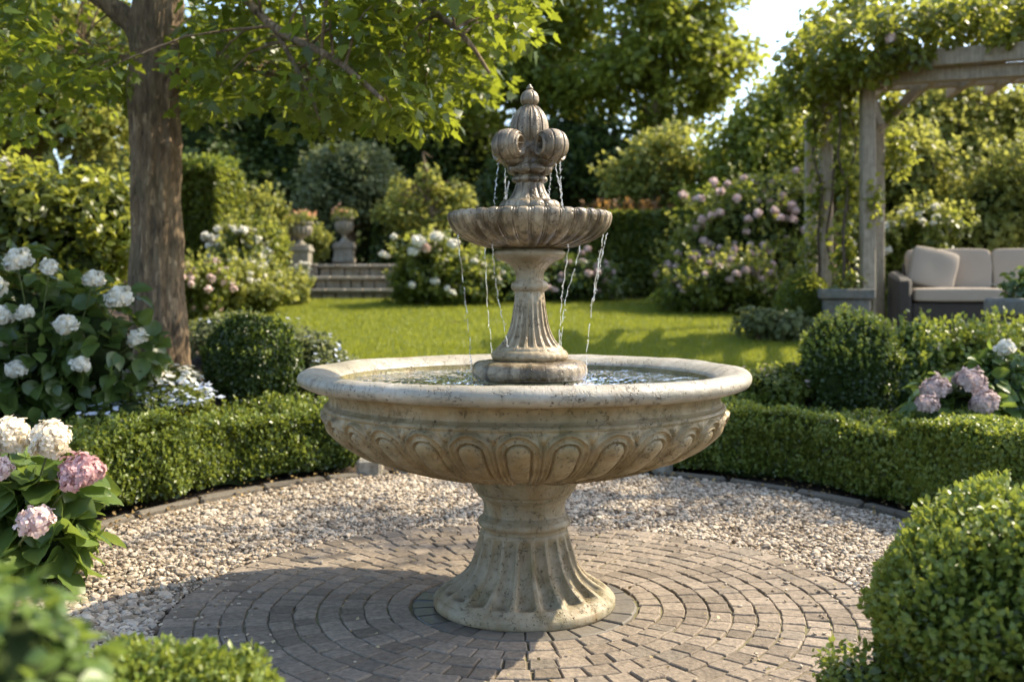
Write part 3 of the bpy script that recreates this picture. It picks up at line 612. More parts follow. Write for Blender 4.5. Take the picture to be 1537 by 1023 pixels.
# plinth and column
dr = densify(pf([(80, 656), (80, 571), (79, 569)]), .01); V1, Q1 = lathe(dr, 160, lambda th, s, r, z: .0012 * snoise(np.stack([th * 6, z * 25, r * 0], -1), 2))
tr_ = densify(np.concatenate([pf([(79, 569), (82, 567.5)]), spline(pf([(82, 567.5), (86.3, 561), (86.8, 554), (84, 547), (77, 542.5), (66, 541), (54, 540.5)]), 24)]), .005); V2, Q2 = lathe(tr_, 200, lambda th, s, r, z: .0012 * snoise(np.stack([th * 6, z * 25, r * 9], -1), 6))
MB().add(V1, Q1, 0).add(V2, Q2, 1).build('plinth', [M['mossy'], M['wet']], fo, OX)
cp = np.concatenate([spline(pf([(53, 541), (57.3, 536.5), (57.8, 532), (55, 527), (51.5, 525)]), 14), pf([(50.5, 524.5), (50.5, 522.5)]), spline(pf([(49, 521.5), (43.5, 516), (37.2, 508), (30.8, 494), (27, 478), (24.2, 460), (22.6, 446), (22, 439)]), 70),
    pf([(22.2, 438), (24, 437)]), spline(pf([(24, 437), (27.6, 433.5), (28.2, 429), (26.5, 424.5), (22.8, 422)]), 12), pf([(21, 421), (20.6, 419.5)]), spline(pf([(20.6, 419), (21.6, 411), (25.4, 403), (34, 395.5), (46, 390), (48, 389)]), 20),
    pf([(49.5, 388.5)]), spline(pf([(50.5, 388), (53.6, 384), (53.8, 380), (51, 377), (46, 376)]), 10), pf([(40, 375.5), (38.5, 370)])])
def colf(th, s, r, z):
    y = 905 - z / K; m = sstep(521, 513, y) * sstep(450, 462, y); u = (th * 20 / (2 * math.pi) + .5) % 1 - .5
    w = np.clip(1 - (np.abs(u) / .34) ** 2, 0, 1) ** .6; m2 = sstep(453, 449, y) * sstep(439, 443, y)
    return -m * w * r * .12 + m2 * .002 * np.cos(th * 10) + .0006 * snoise(np.stack([th * 9, z * 40, r * 0], -1), 3)
V, Q = lathe(cp, 520, colf); MB().add(V, Q).build('column', M['column'], fo, OX)
# upper bowl
bo = np.concatenate([pf([(36, 374), (50, 373)]), spline(pf([(52, 372.8), (62, 371.5), (82, 366.3), (104, 356), (117.5, 342), (122.5, 330), (122, 323), (118.5, 320)]), 60), pf([(115, 319.3), (111, 320)]), spline(pf([(111, 320), (100, 327), (70, 334), (3, 336)]), 20)])
sb_ = np.concatenate([[0], np.cumsum(np.linalg.norm(np.diff(bo, axis=0), axis=1))]); s1_ = sb_[63]
def gad(th, s, r, z):
    m = sstep(.02, .10, s) * sstep(s1_ + .015, s1_ - .030, s) + .0; u = (th * 34 / (2 * math.pi)) % 1; w = np.minimum(u, 1 - u); big = np.abs(np.sin(math.pi * u)) ** .55
    g2 = np.exp(-((w - .17) / .035) ** 2)
    return m * (.0100 * (big - .75) - .0045 * g2) + .0007 * snoise(np.stack([th * 12, z * 40, r * 5], -1), 8)
V, Q = lathe(bo, 960, gad); bowl = MB().add(V, Q).build('upper_bowl', M['wet'], fo, OX)
V, Q = lathe(pf([(1, 325.5), (60, 325.5), (108, 325.5)]), 96); MB().add(V, Q).build('bowl_water', M['water'], bowl)
# finial
fp = np.concatenate([pf([(34, 328), (36, 320.5)]), spline(pf([(38, 320), (44, 316.5), (45.5, 310.5), (42.5, 304.5), (35, 301.5)]), 16), pf([(33, 301)]), spline(pf([(32, 300), (29, 296), (24.5, 288), (21.4, 280), (20.6, 276)]), 24),
    spline(pf([(21.5, 275), (25.5, 272.5), (26, 269), (23, 265.5), (21.3, 264)]), 12), spline(pf([(23, 263), (31, 260.5), (34, 256), (32, 250.5), (25, 247.5)]), 16), spline(pf([(24, 246.5), (23.5, 240), (26, 230), (26, 222), (23, 216)]), 16),
    spline(pf([(24.5, 213.5), (28, 204), (28.8, 192), (26, 179), (20, 168), (13, 161.5), (9.5, 160)]), 40), pf([(9.2, 159)]), spline(pf([(10.5, 158.5), (13.6, 154), (14, 147.5), (11.5, 141), (7, 137), (4.6, 135.6)]), 22), pf([(4.4, 135), (5.4, 134), (5.2, 132.5), (3.6, 131), (2.6, 129), (.4, 126.5)])])
def finf(th, s, r, z):
    y = 905 - z / K; out = np.zeros_like(th); lob = lambda n, p=.5, ph=0.: np.abs(np.sin(n * th / 2 + ph)) ** p
    out += ((y > 302) & (y < 321)) * .010 * (lob(12) - .7); out += ((y > 275) & (y <= 302)) * .0075 * (lob(12, .5) - .75) * sstep(302, 296, y) * sstep(275, 281, y)
    out += ((y > 264) & (y <= 275)) * .007 * (lob(10) - .7) + ((y > 247) & (y <= 264)) * .010 * (lob(8) - .7) + ((y > 216) & (y <= 247)) * .010 * (lob(4, .8) - .5)
    e = (y > 160) & (y <= 214); gr = np.exp(-((((th * 9 / (2 * math.pi)) + .5) % 1 - .5) / .055) ** 2); out += e * (-.0075 * gr * sstep(162, 168, y) + .0012 * np.cos(th * 18))
    out += ((y > 137) & (y <= 158)) * -.0025 * np.exp(-((((th * 5 / (2 * math.pi)) + .2) % 1 - .5) / .06) ** 2)
    return out
V, Q = lathe(fp, 480, finf); fin = MB().add(V, Q).build('finial', M['wet'], fo, OX)
def scroll_mesh():
    """fat curled scroll: a ribbed barrel on a tangential axis with spiral eyes at both ends; local +x points outward"""
    RB, L = 22.5 * K, 17 * K; mb = MB(); na, nu = 40, 96
    a = np.linspace(-1, 1, na)[:, None]; t = np.linspace(0, 2 * math.pi, nu, endpoint=False)[None]
    rad = RB * (1.04 - .20 * np.abs(a) ** 2.6) - .0062 * np.exp(-((np.abs(a - .1) - .46) / .05) ** 2) + t * 0
    V = np.stack([rad * np.cos(t), a * L + 0 * t, rad * np.sin(t)], -1).reshape(-1, 3)
    i = np.arange(na - 1)[:, None] * nu; j = np.arange(nu)[None]; mb.add(V, [np.stack([i + j, i + nu + j, i + nu + (j + 1) % nu, i + (j + 1) % nu], -1).reshape(-1, 4)])
    for sg in (-1, 1):
        rho = np.linspace(1, .02, 30)[:, None]; sp = (rho * 2.1 - sg * 0 + t / (2 * math.pi)) % 1
        dep = .0115 * np.sin(math.pi * sp) ** .8 * sstep(1, .86, rho) - .026 * sstep(.62, .36, rho) * sstep(.0, .30, rho) + .006 * sstep(.2, .08, rho)
        V = np.stack([RB * .84 * rho * np.cos(t), sg * (L + dep), RB * .84 * rho * np.sin(t)], -1).reshape(-1, 3)
        i = np.arange(29)[:, None] * nu; q = np.stack([i + j, i + (j + 1) % nu, i + nu + (j + 1) % nu, i + nu + j], -1).reshape(-1, 4); mb.add(V, [q if sg < 0 else q[:, ::-1]])
    # leaf that rises from the neck into the curl
    pts = spline(np.array([(-44, 0, -40), (-33, 0, -30), (-22, 0, -22), (-6, 0, -20), (4, 0, -18)]) * K, 14); V, Q = tube(pts, np.array([6, 7, 8, 9, 10, 11, 11, 11, 11, 10, 9, 8, 7, 5.]) * K, 14)
    V[:, 1] *= 1.5; mb.add(V, Q)
    return mesh('scroll', np.concatenate(mb.V), mb.P, M['wet'])
sme = scroll_mesh()
for sx in (-1, 1):
    for sy in (-1, 1):
        o = link('scroll', sme, fin, (31.5 * K * sx, 31.5 * K * sy, (905 - 222) * K)); o.rotation_euler = (0, 0, math.atan2(sy * .90, sx * .436))
# falling water
def jet_obj(path, ya, yb, seed, rad=.0030):
    g = np.random.default_rng(seed); k = len(path); ys = np.linspace(ya, yb, k); pts = np.array([at(px, py, y) for (px, py), y in zip(path, ys)]); n = 90; P = spline(pts, n)
    s = np.linspace(0, 1, n); P[:, 0] += .0022 * np.sin(s * 46 + seed) * g.uniform(.4, 1, n); P[:, 1] += .002 * np.sin(s * 37 + seed * 2)
    rr = rad * (.62 + .32 * np.abs(np.sin(s * 30 + seed + 2 * np.sin(s * 11)))) * (1 - .35 * s); mb = MB(); br = np.abs(np.sin(s * 21 + seed * 1.7 + 1.5 * np.sin(s * 9))) < (.02 + .30 * s); org = np.array(fo.location)
    a = 0
    for b in range(1, n + 1):
        if b == n or br[b]:
            if b - a >= 3:
                r_ = rr[a:b].copy(); r_[0] *= .35; r_[-1] *= .5; V, Q = tube(P[a:b], r_, 7); mb.add(V - org, Q)
            a = b
    for q in range(16):
        c_ = P[int(n * g.random() ** .6)] + g.normal(size=3) * .004; r_ = g.uniform(.0010, .0026); mb.add(ICO * r_ * np.array([1, 1, 1.6]) + c_ - org, [ICF])
    mb.build('falling_water', M['jet'], fo)
for k, (pt, a, b) in enumerate(JET): jet_obj(pt, a, b, k + 1)
for k, (pt, a, b) in enumerate(UPJ): jet_obj(pt, a, b, k + 20, .0024)
# splashes where the jets land
sp = MB(); org = np.array(fo.location); g = np.random.default_rng(77)
for path, ya, yb in (JET[0], JET[1], JET[5]):
    c0 = at(path[-1][0], path[-1][1], yb)
    for q in range(26):
        sp.add(ICO * g.uniform(.0012, .0032) * np.array([1, 1, 1.2]) + c0 + np.array([g.normal() * .02, g.normal() * .02, abs(g.normal()) * .016]) - org, [ICF])
sp.build('splash_drops', M['jet'], fo)
# ================================================================== HEDGES AND CLIPPED BALLS
def hedge(name, label, t0, t1, e0, e1, ztop, n, size, seed, mat='box', tips=2500):
    g = np.random.default_rng(seed); mid = (t0 + t1) / 2; base = np.array([FX + EA * (e0 + e1) / 2 * math.sin(mid), D + EB * (e0 + e1) / 2 * math.cos(mid), 0]); em = (e0 + e1) / 2
    def pos(t, e, z): return np.stack([FX + EA * e * np.sin(t), D + EB * e * np.cos(t), z], -1)
    def sample(m, dep):
        pick = g.random(m); t = g.uniform(t0, t1, m); e = np.empty(m); z = np.empty(m); N = np.empty((m, 3)); rad = np.stack([np.sin(t), np.cos(t), 0 * t], -1)
        f = pick < .42; tp = (pick >= .42) & (pick < .84); bk = (pick >= .84) & (pick < .92); en = pick >= .92
        e[f] = e0; z[f] = .03 + (ztop - .03) * g.random(f.sum()) ** .85; N[f] = -rad[f]
        e[tp] = g.uniform(e0, e1, tp.sum()); z[tp] = ztop; N[tp] = UP
        e[bk] = e1; z[bk] = g.uniform(.03, ztop, bk.sum()); N[bk] = rad[bk]
        ne = en.sum(); side = g.random(ne) < .5; t[en] = np.where(side, t0, t1); e[en] = g.uniform(e0, e1, ne); z[en] = g.uniform(.03, ztop, ne); tg = np.stack([np.cos(t[en]), -np.sin(t[en]), 0 * t[en]], -1); N[en] = np.where(side[:, None], -tg, tg)
        P = pos(t, e, z); lump = .042 * snoise(P * 3.6, seed) + .022 * snoise(P * 11, seed + 1); P = P + N * (lump - dep * g.random(m) ** 1.8)[:, None]
        # rounded shoulder
        sh = np.clip((z - (ztop - .09)) / .09, 0, 1) * f; P -= rad * -1 * (sh ** 2 * .05)[:, None]
        return P, unit(N + .25 * UP * f[:, None])
    P, N = sample(n, .09); A, B = orient(N, g, .5, .35, .75, 0, .9); mb = MB(); V, Q = leaves(L4W, P - base, A, B, size * g.uniform(.65, 1.3, len(P))); mb.add(V, Q, 0)
    if tips:
        P, N = sample(tips, 0.); k = N[:, 2] > -.1; P, N = P[k], N[k]
        for r_ in range(4):
            V, Q = leaves(L4W, P - base + (N * .4 + UP * .6) * size * .55 * r_, unit(g.normal(size=P.shape) + N), N * .5 + UP * .8 + .8 * g.normal(size=P.shape), size * 1.05); mb.add(V, Q, 2)
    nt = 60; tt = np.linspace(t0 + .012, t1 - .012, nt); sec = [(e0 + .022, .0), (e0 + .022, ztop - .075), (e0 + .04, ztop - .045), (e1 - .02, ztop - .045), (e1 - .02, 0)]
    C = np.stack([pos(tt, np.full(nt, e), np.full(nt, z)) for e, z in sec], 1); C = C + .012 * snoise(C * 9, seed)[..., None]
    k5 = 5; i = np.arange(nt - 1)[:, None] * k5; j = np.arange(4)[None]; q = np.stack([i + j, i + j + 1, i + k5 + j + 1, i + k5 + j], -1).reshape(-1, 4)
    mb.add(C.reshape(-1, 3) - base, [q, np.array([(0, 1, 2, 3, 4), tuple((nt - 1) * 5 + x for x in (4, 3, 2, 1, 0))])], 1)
    o = mb.build(name, [M[mat], M['core'], M['boxtip']], None, base)
    return tag(o, label, 'hedge', 'low clipped hedges round the gravel')
hedge('clipped_hedge', 'low clipped box hedge curving along the left side of the gravel', R(-80), R(-26), 1.085, 1.34, .385, 105000, .024, 21)
hedge('clipped_hedge', 'low clipped box hedge curving along the right side of the gravel', R(22), R(58), 1.085, 1.34, .385, 90000, .024, 22)
hedge('clipped_hedge', 'brighter taller stretch of box hedge at the right edge behind the large foreground ball', R(56.5), R(86), 1.075, 1.36, .445, 70000, .025, 23, tips=6000)

def ball(label, px, py, rx, ry, Y, n, size, mat, seed, T=L4W, tips=0, amp=.05):
    return shrub('box_ball', label, 'topiary', [(px, py, rx, ry)], Y, n, size, mat, T, seed, .10, amp, .885, 1.0, 'boxtip' if tips else None, tips, .01, dict(out=.6, up=.35, rnd=.7, droop=0, spread=.9), 'clipped box balls', freq=5.)[0]
ball('large clipped box ball filling the lower right foreground beside the paving', 1552, 984, 222, 218, 2.6, 40000, .023, 'box', 31, L8, 2200, .075)
ball('dark round box ball left of the basin in front of the lawn', 380, 545, 72, 70, 7.55, 28000, .026, 'boxball', 32, L4W, 60, .04)
ball('wide rounded box mound behind the right hedge, left of the pink hydrangea', 1278, 556, 72, 80, 7.4, 30000, .027, 'boxball', 33, L4W, 500, .07)
shrub('box_block', 'dark clipped box cube beside the grey planter under the pergola', 'topiary', [(1207, 455, 41, 42)], 10.9, 17000, .038, 'mid', L4W, 34, .1, .05, .92, 1.0, orient_kw=dict(out=.6, up=.35, rnd=.7))

# ================================================================== FLOWERING SHRUBS NEAR THE CAMERA
g = np.random.default_rng(50)
mop_c = flower_mesh('hydrangea_head', 210, .0175, .076, [M['cream'], M['yellow']], 1, 4, .88, True); mop_p = flower_mesh('pink_hydrangea_head', 190, .0165, .074, [M['pink'], M['blush']], 2, 4, .9, True)
mop_b = flower_mesh('blush_hydrangea_head', 150, .0155, .066, [M['blush'], M['yellow']], 3, 4, .85, True); mop_w = flower_mesh('white_flower_head', 90, .027, .056, [M['white'], M['yellow']], 4, 5, .78, True)
mop_v = flower_mesh('sparse_white_flower_head', 56, .028, .050, [M['white'], M['yellow']], 14, 5, .62, True, lower=-.2); mop_m = flower_mesh('mauve_hydrangea_head', 170, .019, .074, [M['mauve'], M['blush']], 5, 4, .85, True); mop_s = flower_mesh('small_flower_head', 34, .045, .075, [M['white'], M['yellow']], 6, 4, .85, True)
mop_sp = flower_mesh('small_pink_flower_head', 34, .045, .075, [M['blush'], M['yellow']], 7, 4, .85, False); mop_sm = flower_mesh('small_mauve_flower_head', 34, .042, .075, [M['mauve'], M['pink']], 8, 4, .85, False)
def head(root, me, px, py, Y, s=1., stem_to=None, sb=None):
    p = at(px, py, Y); o = link('flower_head', me, root, tuple(p - np.array(root.location))); o.rotation_euler = (R(24) + g.normal() * .2, g.normal() * .25, g.uniform(-.5, .5)); o.scale = (s,) * 3
    if sb is not None:
        b = np.array(root.location) + np.array([(p[0] - root.location[0]) * .45, (p[1] - root.location[1]) * .5 + .05, .1 + .25 * (p[2] - root.location[2])]); V, Q = tube(spline([b, (b + p) / 2 + g.normal(size=3) * .02, p - np.array([0, 0, .02])], 7), np.linspace(.006, .004, 7), 6); sb.add(V - np.array(root.location), Q)
    return o
def big_leaf_shrub(name, label, cat, lst, Y, n, size, mat, seed, heads, dy=.8, core=.72):
    """shrub of large leaves with mop heads on stems; heads: (mesh, px, py, dY, scale)"""
    ells = ells_px(lst, Y, dy); base = ells[0][0].copy(); base[2] = float(ground(base[0], base[1])); gg = np.random.default_rng(seed)
    root = thing(name, label, cat, base); P, N = blob(ells, n, .45, .16, seed); A = unit(N * .45 + UP * .75 + .5 * gg.normal(size=N.shape)); B = N * .9 + .6 * gg.normal(size=N.shape) - UP * .35
    mb = MB(); V, Q = leaves(LB, P - base, A, B, size * gg.uniform(.6, 1.25, len(P))); mb.add(V, Q, 0)
    if core:
        for k, (cc, r) in enumerate(ells): V, Q = core_mesh(cc, r, core, seed); mb.add(V - base, Q, 1)
    sb = MB(); stems(sb, ells, 5, .008, seed, 0, base)
    for me, px, py, dY, s in heads: head(root, me, px, py, Y + dY, s, None, sb)
    mb.build('foliage', [M[mat], M['core']], root); sb.build('stem', M['stem'], root)
    return root
big_leaf_shrub('hydrangea', 'hydrangea with cream and pink mophead flowers at the left edge of the gravel', 'hydrangea', [(10, 770, 75, 85), (75, 740, 55, 50, -.05), (70, 815, 62, 50, -.1), (-60, 760, 80, 100)], 4.35, 520, .145, 'hyd', 61,
    [(mop_c, 14, 657, -.15, 1.04), (mop_c, 75, 661, -.2, 1.0), (mop_p, 123, 711, -.25, 1.06), (mop_b, 54, 783, -.38, .98), (mop_b, -4, 704, -.25, .8)], core=.6)
wh = [(25, 391), (74, 401), (-8, 430), (36, 470), (99, 487), (177, 447), (205, 508), (25, 554), (120, 547), (0, 475), (-4, 515), (139, 419), (-30, 540)]
big_leaf_shrub('white_flowering_shrub', 'tall dark leaved shrub with white ruffled flowers in front of the tree trunk', 'shrub', [(40, 520, 120, 130), (140, 530, 90, 95), (-70, 500, 120, 140), (60, 600, 110, 50)], 6.7, 2600, .12, 'peony', 62,
    [((mop_w, mop_v)[k % 3 == 1], x, y, (-.45 if x < 130 else -.3) + (.14 if k % 4 == 2 else 0), (1.18, .92, 1.05, .80, 1.1)[k % 5]) for k, (x, y) in enumerate(wh)], core=.6)
shrub('dark_shrub', 'dark leafy shrub at the right edge behind the hedge beneath the white flower', 'shrub', [(1520, 610, 62, 75)], 6.6, 5200, .050, 'peony', L8, 63, .3, .14, .8)
big_leaf_shrub('hydrangea', 'hydrangea with faded mauve mopheads behind the right hedge', 'hydrangea', [(1440, 612, 75, 50), (1500, 590, 60, 55, .1)], 6.5, 520, .12, 'hyd', 64,
    [(mop_m, 1404, 584, -.2, 1.12), (mop_m, 1457, 573, -.2, 1.18), (mop_m, 1478, 604, -.35, 1.05), (mop_m, 1392, 606, -.3, .85), (mop_w, 1508, 522, .0, .82)], core=.7)
# low white and pale blue flowers at the foot of the tree
def cover(name, label, lst, Y, n, size, mat, seed, flowers, group=None, dy=1.2):
    root, ells = shrub(name, label, 'flowers', lst, Y, n, size, mat, L4, seed, .35, .2, .8, dy, parts=True, group=group)
    for nm, pm, m, s in flowers:
        P, N = blob(ells, m * 3, .02, .2, seed + 9); k = (N[:, 2] > -.05); P = P[k][:m] ; gg = np.random.default_rng(seed); mb = MB(); n_ = len(P); Nn = unit(N[k][:m] * .4 + UP * .6 + .3 * gg.normal(size=P.shape)); a0 = unit(np.cross(Nn, gg.normal(size=P.shape))); b0 = np.cross(Nn, a0)
        for q in range(5):
            t = 2 * math.pi * q / 5; V, Q = leaves(PETAL, P + UP * .015 - np.array(root.location), Nn, math.cos(t) * a0 + math.sin(t) * b0, s * gg.uniform(.7, 1.2, n_)); mb.add(V, Q)
        o = mb.build(nm, M[pm], root); o['kind'] = 'stuff'
    return root
cover('white_flower_mat', 'low mat of small white flowers at the foot of the tree trunk', [(225, 575, 62, 22), (180, 582, 50, 20, -.1), (262, 570, 34, 18, .2)], 6.95, 5200, .034, 'mid', 71, [('blossom', 'white', 260, .023)])
cover('pale_blue_flower_mat', 'low mat of tiny pale blue flowers between the hedge and the dark box ball', [(265, 605, 60, 24), (215, 615, 55, 22, -.1), (170, 628, 50, 20, -.2)], 6.75, 5200, .030, 'mid', 72, [('blossom', 'blue', 420, .018)])
cover('grey_leaved_perennial', 'clump of grey leaved perennials with pale specks right of the dark box ball', [(470, 545, 50, 40), (430, 530, 40, 42, .4), (510, 560, 34, 28), (345, 505, 60, 34, 1.2)], 8.0, 8000, .040, 'grey', 73, [('blossom', 'blue', 120, .016)])
cover('low_perennial', 'low bluish green perennials behind the hedge right of the basin', [(1165, 578, 55, 30), (1110, 580, 45, 26, .2), (1210, 570, 30, 30)], 7.5, 7000, .036, 'mid', 75, [('blossom', 'mauve', 60, .014)])
shrub('leafy_shrub', 'mid green upright shrub right of the wide box mound', 'shrub', [(1368, 555, 42, 62), (1350, 585, 40, 40, -.1)], 7.5, 6500, .046, 'peony', L8, 76, .3, .16, .82, tips='boxtip', ntips=120)
shrub('leafy_shrub', 'spreading yellow green shrub in front of the sofa', 'shrub', [(1450, 548, 62, 46), (1520, 540, 60, 50, .2), (1405, 575, 40, 30, -.2)], 7.7, 8500, .046, 'mid', L8, 77, .3, .18, .8, tips='boxtip', ntips=320)
# foreground, out of focus
shrub('foreground_shrub', 'blurred large leaved shrub in the lower left corner', 'shrub', [(15, 1015, 95, 115), (-70, 990, 95, 160), (100, 1070, 78, 95)], 1.25, 620, .036, 'hyd', LB, 81, .4, .18, .7, orient_kw=dict(out=.5, up=.7, rnd=.5))
shrub('foreground_box', 'low bright green box plant along the bottom edge left of the fountain', 'shrub', [(255, 1082, 95, 82), (350, 1104, 75, 70), (165, 1085, 70, 70, -.1)], 2.15, 9500, .020, 'box', L8, 82, .3, .14, .84, tips='boxtip', ntips=900)
shrub('box_sprig', 'small box seedling in the paving at the foot of the large box ball', 'shrub', [(1290, 1030, 42, 36), (1262, 1040, 30, 30)], 2.75, 900, .022, 'box', L8, 83, .5, .2, .6, tips='boxtip', ntips=60)

# ================================================================== MAIN TREE
TY = 7.8; s_ = TY / F
def wp(px, py, dy=0): return at(px, py, TY + dy)
tb0 = wp(240, 562); tb0[2] = float(ground(tb0[0], tb0[1])) - .06
root = thing('tree', 'broad leaved tree with thick brown trunk on the left, its canopy hanging over the lawn', 'tree', tb0)
tp = spline([tb0, wp(239, 500), wp(235, 380), wp(234, 250), wp(231, 120), wp(236, 20), wp(246, -120), wp(262, -330), wp(290, -560)], 240)
hh = np.linspace(0, 1, 240); rad = np.interp(hh, [0, .04, .10, .2, .4, .62, .75, 1], np.array([60, 50, 43, 39, 36.5, 37, 33, 14]) * s_)
gb = np.random.default_rng(4)
def barkb(th, h): return .035 * np.sin(9 * th + 3 * np.sin(h * 9)) * (h < 2) + .03 * snoise(np.stack([np.cos(th) * 2 + 0 * h, np.sin(th) * 2 + 0 * h, h * 30 + 0 * th], -1), 4) + .028 * snoise(np.stack([np.cos(th) * 7 + 0 * h, np.sin(th) * 7 + 0 * h, h * 18 + 0 * th], -1), 14) - .030 * np.abs(snoise(np.stack([np.cos(th) * 20 + 0 * h, np.sin(th) * 20 + 0 * h, h * 42 + 0 * th], -1), 15)) - .016 * np.abs(snoise(np.stack([np.cos(th) * 38 + 0 * h, np.sin(th) * 38 + 0 * h, h * 110 + 0 * th], -1), 16)) + .05 * np.exp(-((h - .405 - .006 * np.sin(th * 2)) / .007) ** 2) + .22 * np.maximum(0, 1 - h / .07) ** 2 * np.sin(5 * th + .6)
V, Q = tube(tp, rad, 220, True, barkb); tbm = MB().add(V - tb0, Q)
limbs = [([wp(222, 95), wp(205, 45), wp(165, 8), wp(110, -35), wp(20, -110, -.4), wp(-120, -180, -.8)], 20, 8), ([wp(248, 0), wp(275, -60, -.3), wp(330, -40, -.9), wp(410, 40, -1.5), wp(500, 88, -2.0), wp(575, 150, -2.3)], 9.5, 2.2),
         ([wp(250, -60), wp(330, -170, .4), wp(480, -170, .9), wp(640, -80, 1.0), wp(740, 30, 1.0)], 13, 2.5), ([wp(240, 30), wp(290, 66, -.2), wp(330, 80, -.6), wp(390, 110, -1)], 4.5, 1.6), ([wp(236, 60), wp(180, 90, .8), wp(110, 70, 1.5), wp(30, 90, 2)], 8, 2),
         ([wp(250, -150), wp(200, -260, -1), wp(80, -320, -1.8), wp(-80, -300, -2.2)], 12, 3), ([wp(255, -200), wp(420, -330, -.8), wp(600, -300, -1.4), wp(760, -180, -1.6)], 12, 3), ([wp(262, -330), wp(300, -480, 1), wp(480, -520, 1.6)], 10, 3), ([wp(410, 40, -1.5), wp(460, 130, -1.7), wp(480, 180, -1.8)], 3.5, 1.2), ([wp(330, -40, -.9), wp(560, -30, -1.4), wp(680, 40, -1.8), wp(735, 110, -1.9)], 7, 1.6)]
LP = []
for lp, a, b in limbs:
    P = spline(lp, 26); LP.append(P); V, Q = tube(P, np.linspace(a, b, 26) * s_ * (1 + .06 * np.sin(np.arange(26) * 1.7)), 12); tbm.add(V - tb0, Q)
LPA = np.concatenate(LP + [tp[150::3]])
xb = [-160, -60, 60, 130, 190, 270, 330, 370, 430, 480, 560, 600, 640, 665, 700, 740, 760, 785, 800, 830]; yb = [215, 215, 205, 180, 165, 150, 168, 172, 168, 195, 190, 172, 200, 168, 140, 150, 95, 50, 0, -60]
cl = []
while len(cl) < 640:
    px = gb.uniform(-160, 815); py = np.interp(px, xb, yb) - 16 + 18 * math.sin(px * .045) - 330 * gb.random() ** 1.35 * (1 if gb.random() < .8 else 1.9)
    if 300 < px < 800 and py < 40 and gb.random() < .15: continue
    Y = gb.uniform(5.6, 9.6); p = at(px, py, Y)
    if px > 700 and py > 60 and Y < 7: continue
    if 175 < px < 292 and Y < 8.15: continue
    if 90 < px < 200 and py < 70 and Y < 8.2: continue
    if 330 < px < 520 and abs(py - (8 + (px - 330) * .47)) < 24 and Y < 6.6: continue
    if snoise(p * np.array([1.9, 1.1, 2.6]), 66) < -.45: continue
    if np.linalg.norm(p - LPA, axis=1).min() < 1.35 + .5 * (px < 120): cl.append(p)
cl = np.array(cl); ctop = np.stack([gb.uniform(-6, -2.2, 260), gb.uniform(5.4, 10, 260), gb.uniform(4.0, 6.3, 260)], 1); cup = np.stack([gb.uniform(-2.3, -.5, 80), gb.uniform(6.2, 9.6, 80), gb.uniform(3.9, 4.9, 80)], 1); allc = np.concatenate([cl, ctop, cup])
nl = 24; n = len(allc) * nl; idx = np.repeat(np.arange(len(allc)), nl); dd = rdir(n, gb) * np.array([.25, .25, .13]) * (gb.random((n, 1)) ** .5); P = allc[idx] + dd - UP * .25 * np.hypot(dd[:, 0], dd[:, 1])[:, None]
A = unit(UP * .75 + dd * 2.0 + .5 * gb.normal(size=(n, 3))); B = dd * 5 + .6 * gb.normal(size=(n, 3)) - UP * .55
V, Q = leaves(MAPLE, P - tb0, A, B, gb.uniform(.055, .105, n)); crown = MB().add(V, Q, 0)
for p in allc[::2]:
    q = LPA[np.argmin(np.linalg.norm(LPA - p, axis=1))]
    if np.linalg.norm(q - p) < 1.3: V, Q = tube(spline([q, (p + q) / 2 + np.array([0, 0, .08]), p], 5), np.linspace(.010, .003, 5), 4, False); tbm.add(V - tb0, Q)
tbm.build('trunk', M['bark'], root); crown.build('crown', M['maple'], root)
# ================================================================== STEPS, URNS, TERRACES
gs = np.random.default_rng(90)
st_root = thing('garden_steps', 'three shallow stone steps leading up from the far edge of the lawn', 'steps', at(522, 0, 15.3) * np.array([1, 1, 0]) + np.array([0, 0, 1.06]))
o0 = np.array(st_root.location); X0, X1 = at(462, 0, 15.2)[0], at(600, 0, 15.2)[0]; xm, wd = (X0 + X1) / 2, X1 - X0
for k, (yt, Y) in enumerate(((433, 15.25), (414, 15.6), (396, 15.95))):
    zt = CAMH - (yt - YH) * Y / F; rz_ = zt - .06; mb = MB(); nb = 5; w = gs.uniform(.8, 1.2, nb); w = w / w.sum() * wd; x = X0
    for q in w: V, Q = box(x + q / 2, Y + .25, zt - .03, q - .008, .5, .055, .012); mb.add(V - o0, Q); x += q
    mb.build('tread', M['old'], st_root, smooth=False)
    mb = MB(); w = gs.uniform(.8, 1.2, 7); w = w / w.sum() * (wd - .04); x = X0 + .02
    for q in w: V, Q = box(x + q / 2, Y + .27, zt - .145, q - .012, .42, .17, .012); mb.add(V - o0, Q); x += q
    mb.build('riser', M['old'], st_root, smooth=False)
rw = MB(); xa = at(405, 0, 15.9)[0]; zt = CAMH - (396 - YH) * 15.95 / F
V, Q = box((xa + X0) / 2, 16.1, zt - .29, X0 - xa - .01, .3, .5, .01); rw.add(V, Q); V, Q = box((xa + X0) / 2, 16.08, zt - .02, X0 - xa - .01, .36, .045, .012); rw.add(V, Q)
tag(rw.build('retaining_wall', M['old'], smooth=False), 'low stone retaining wall with coping left of the garden steps', 'wall')
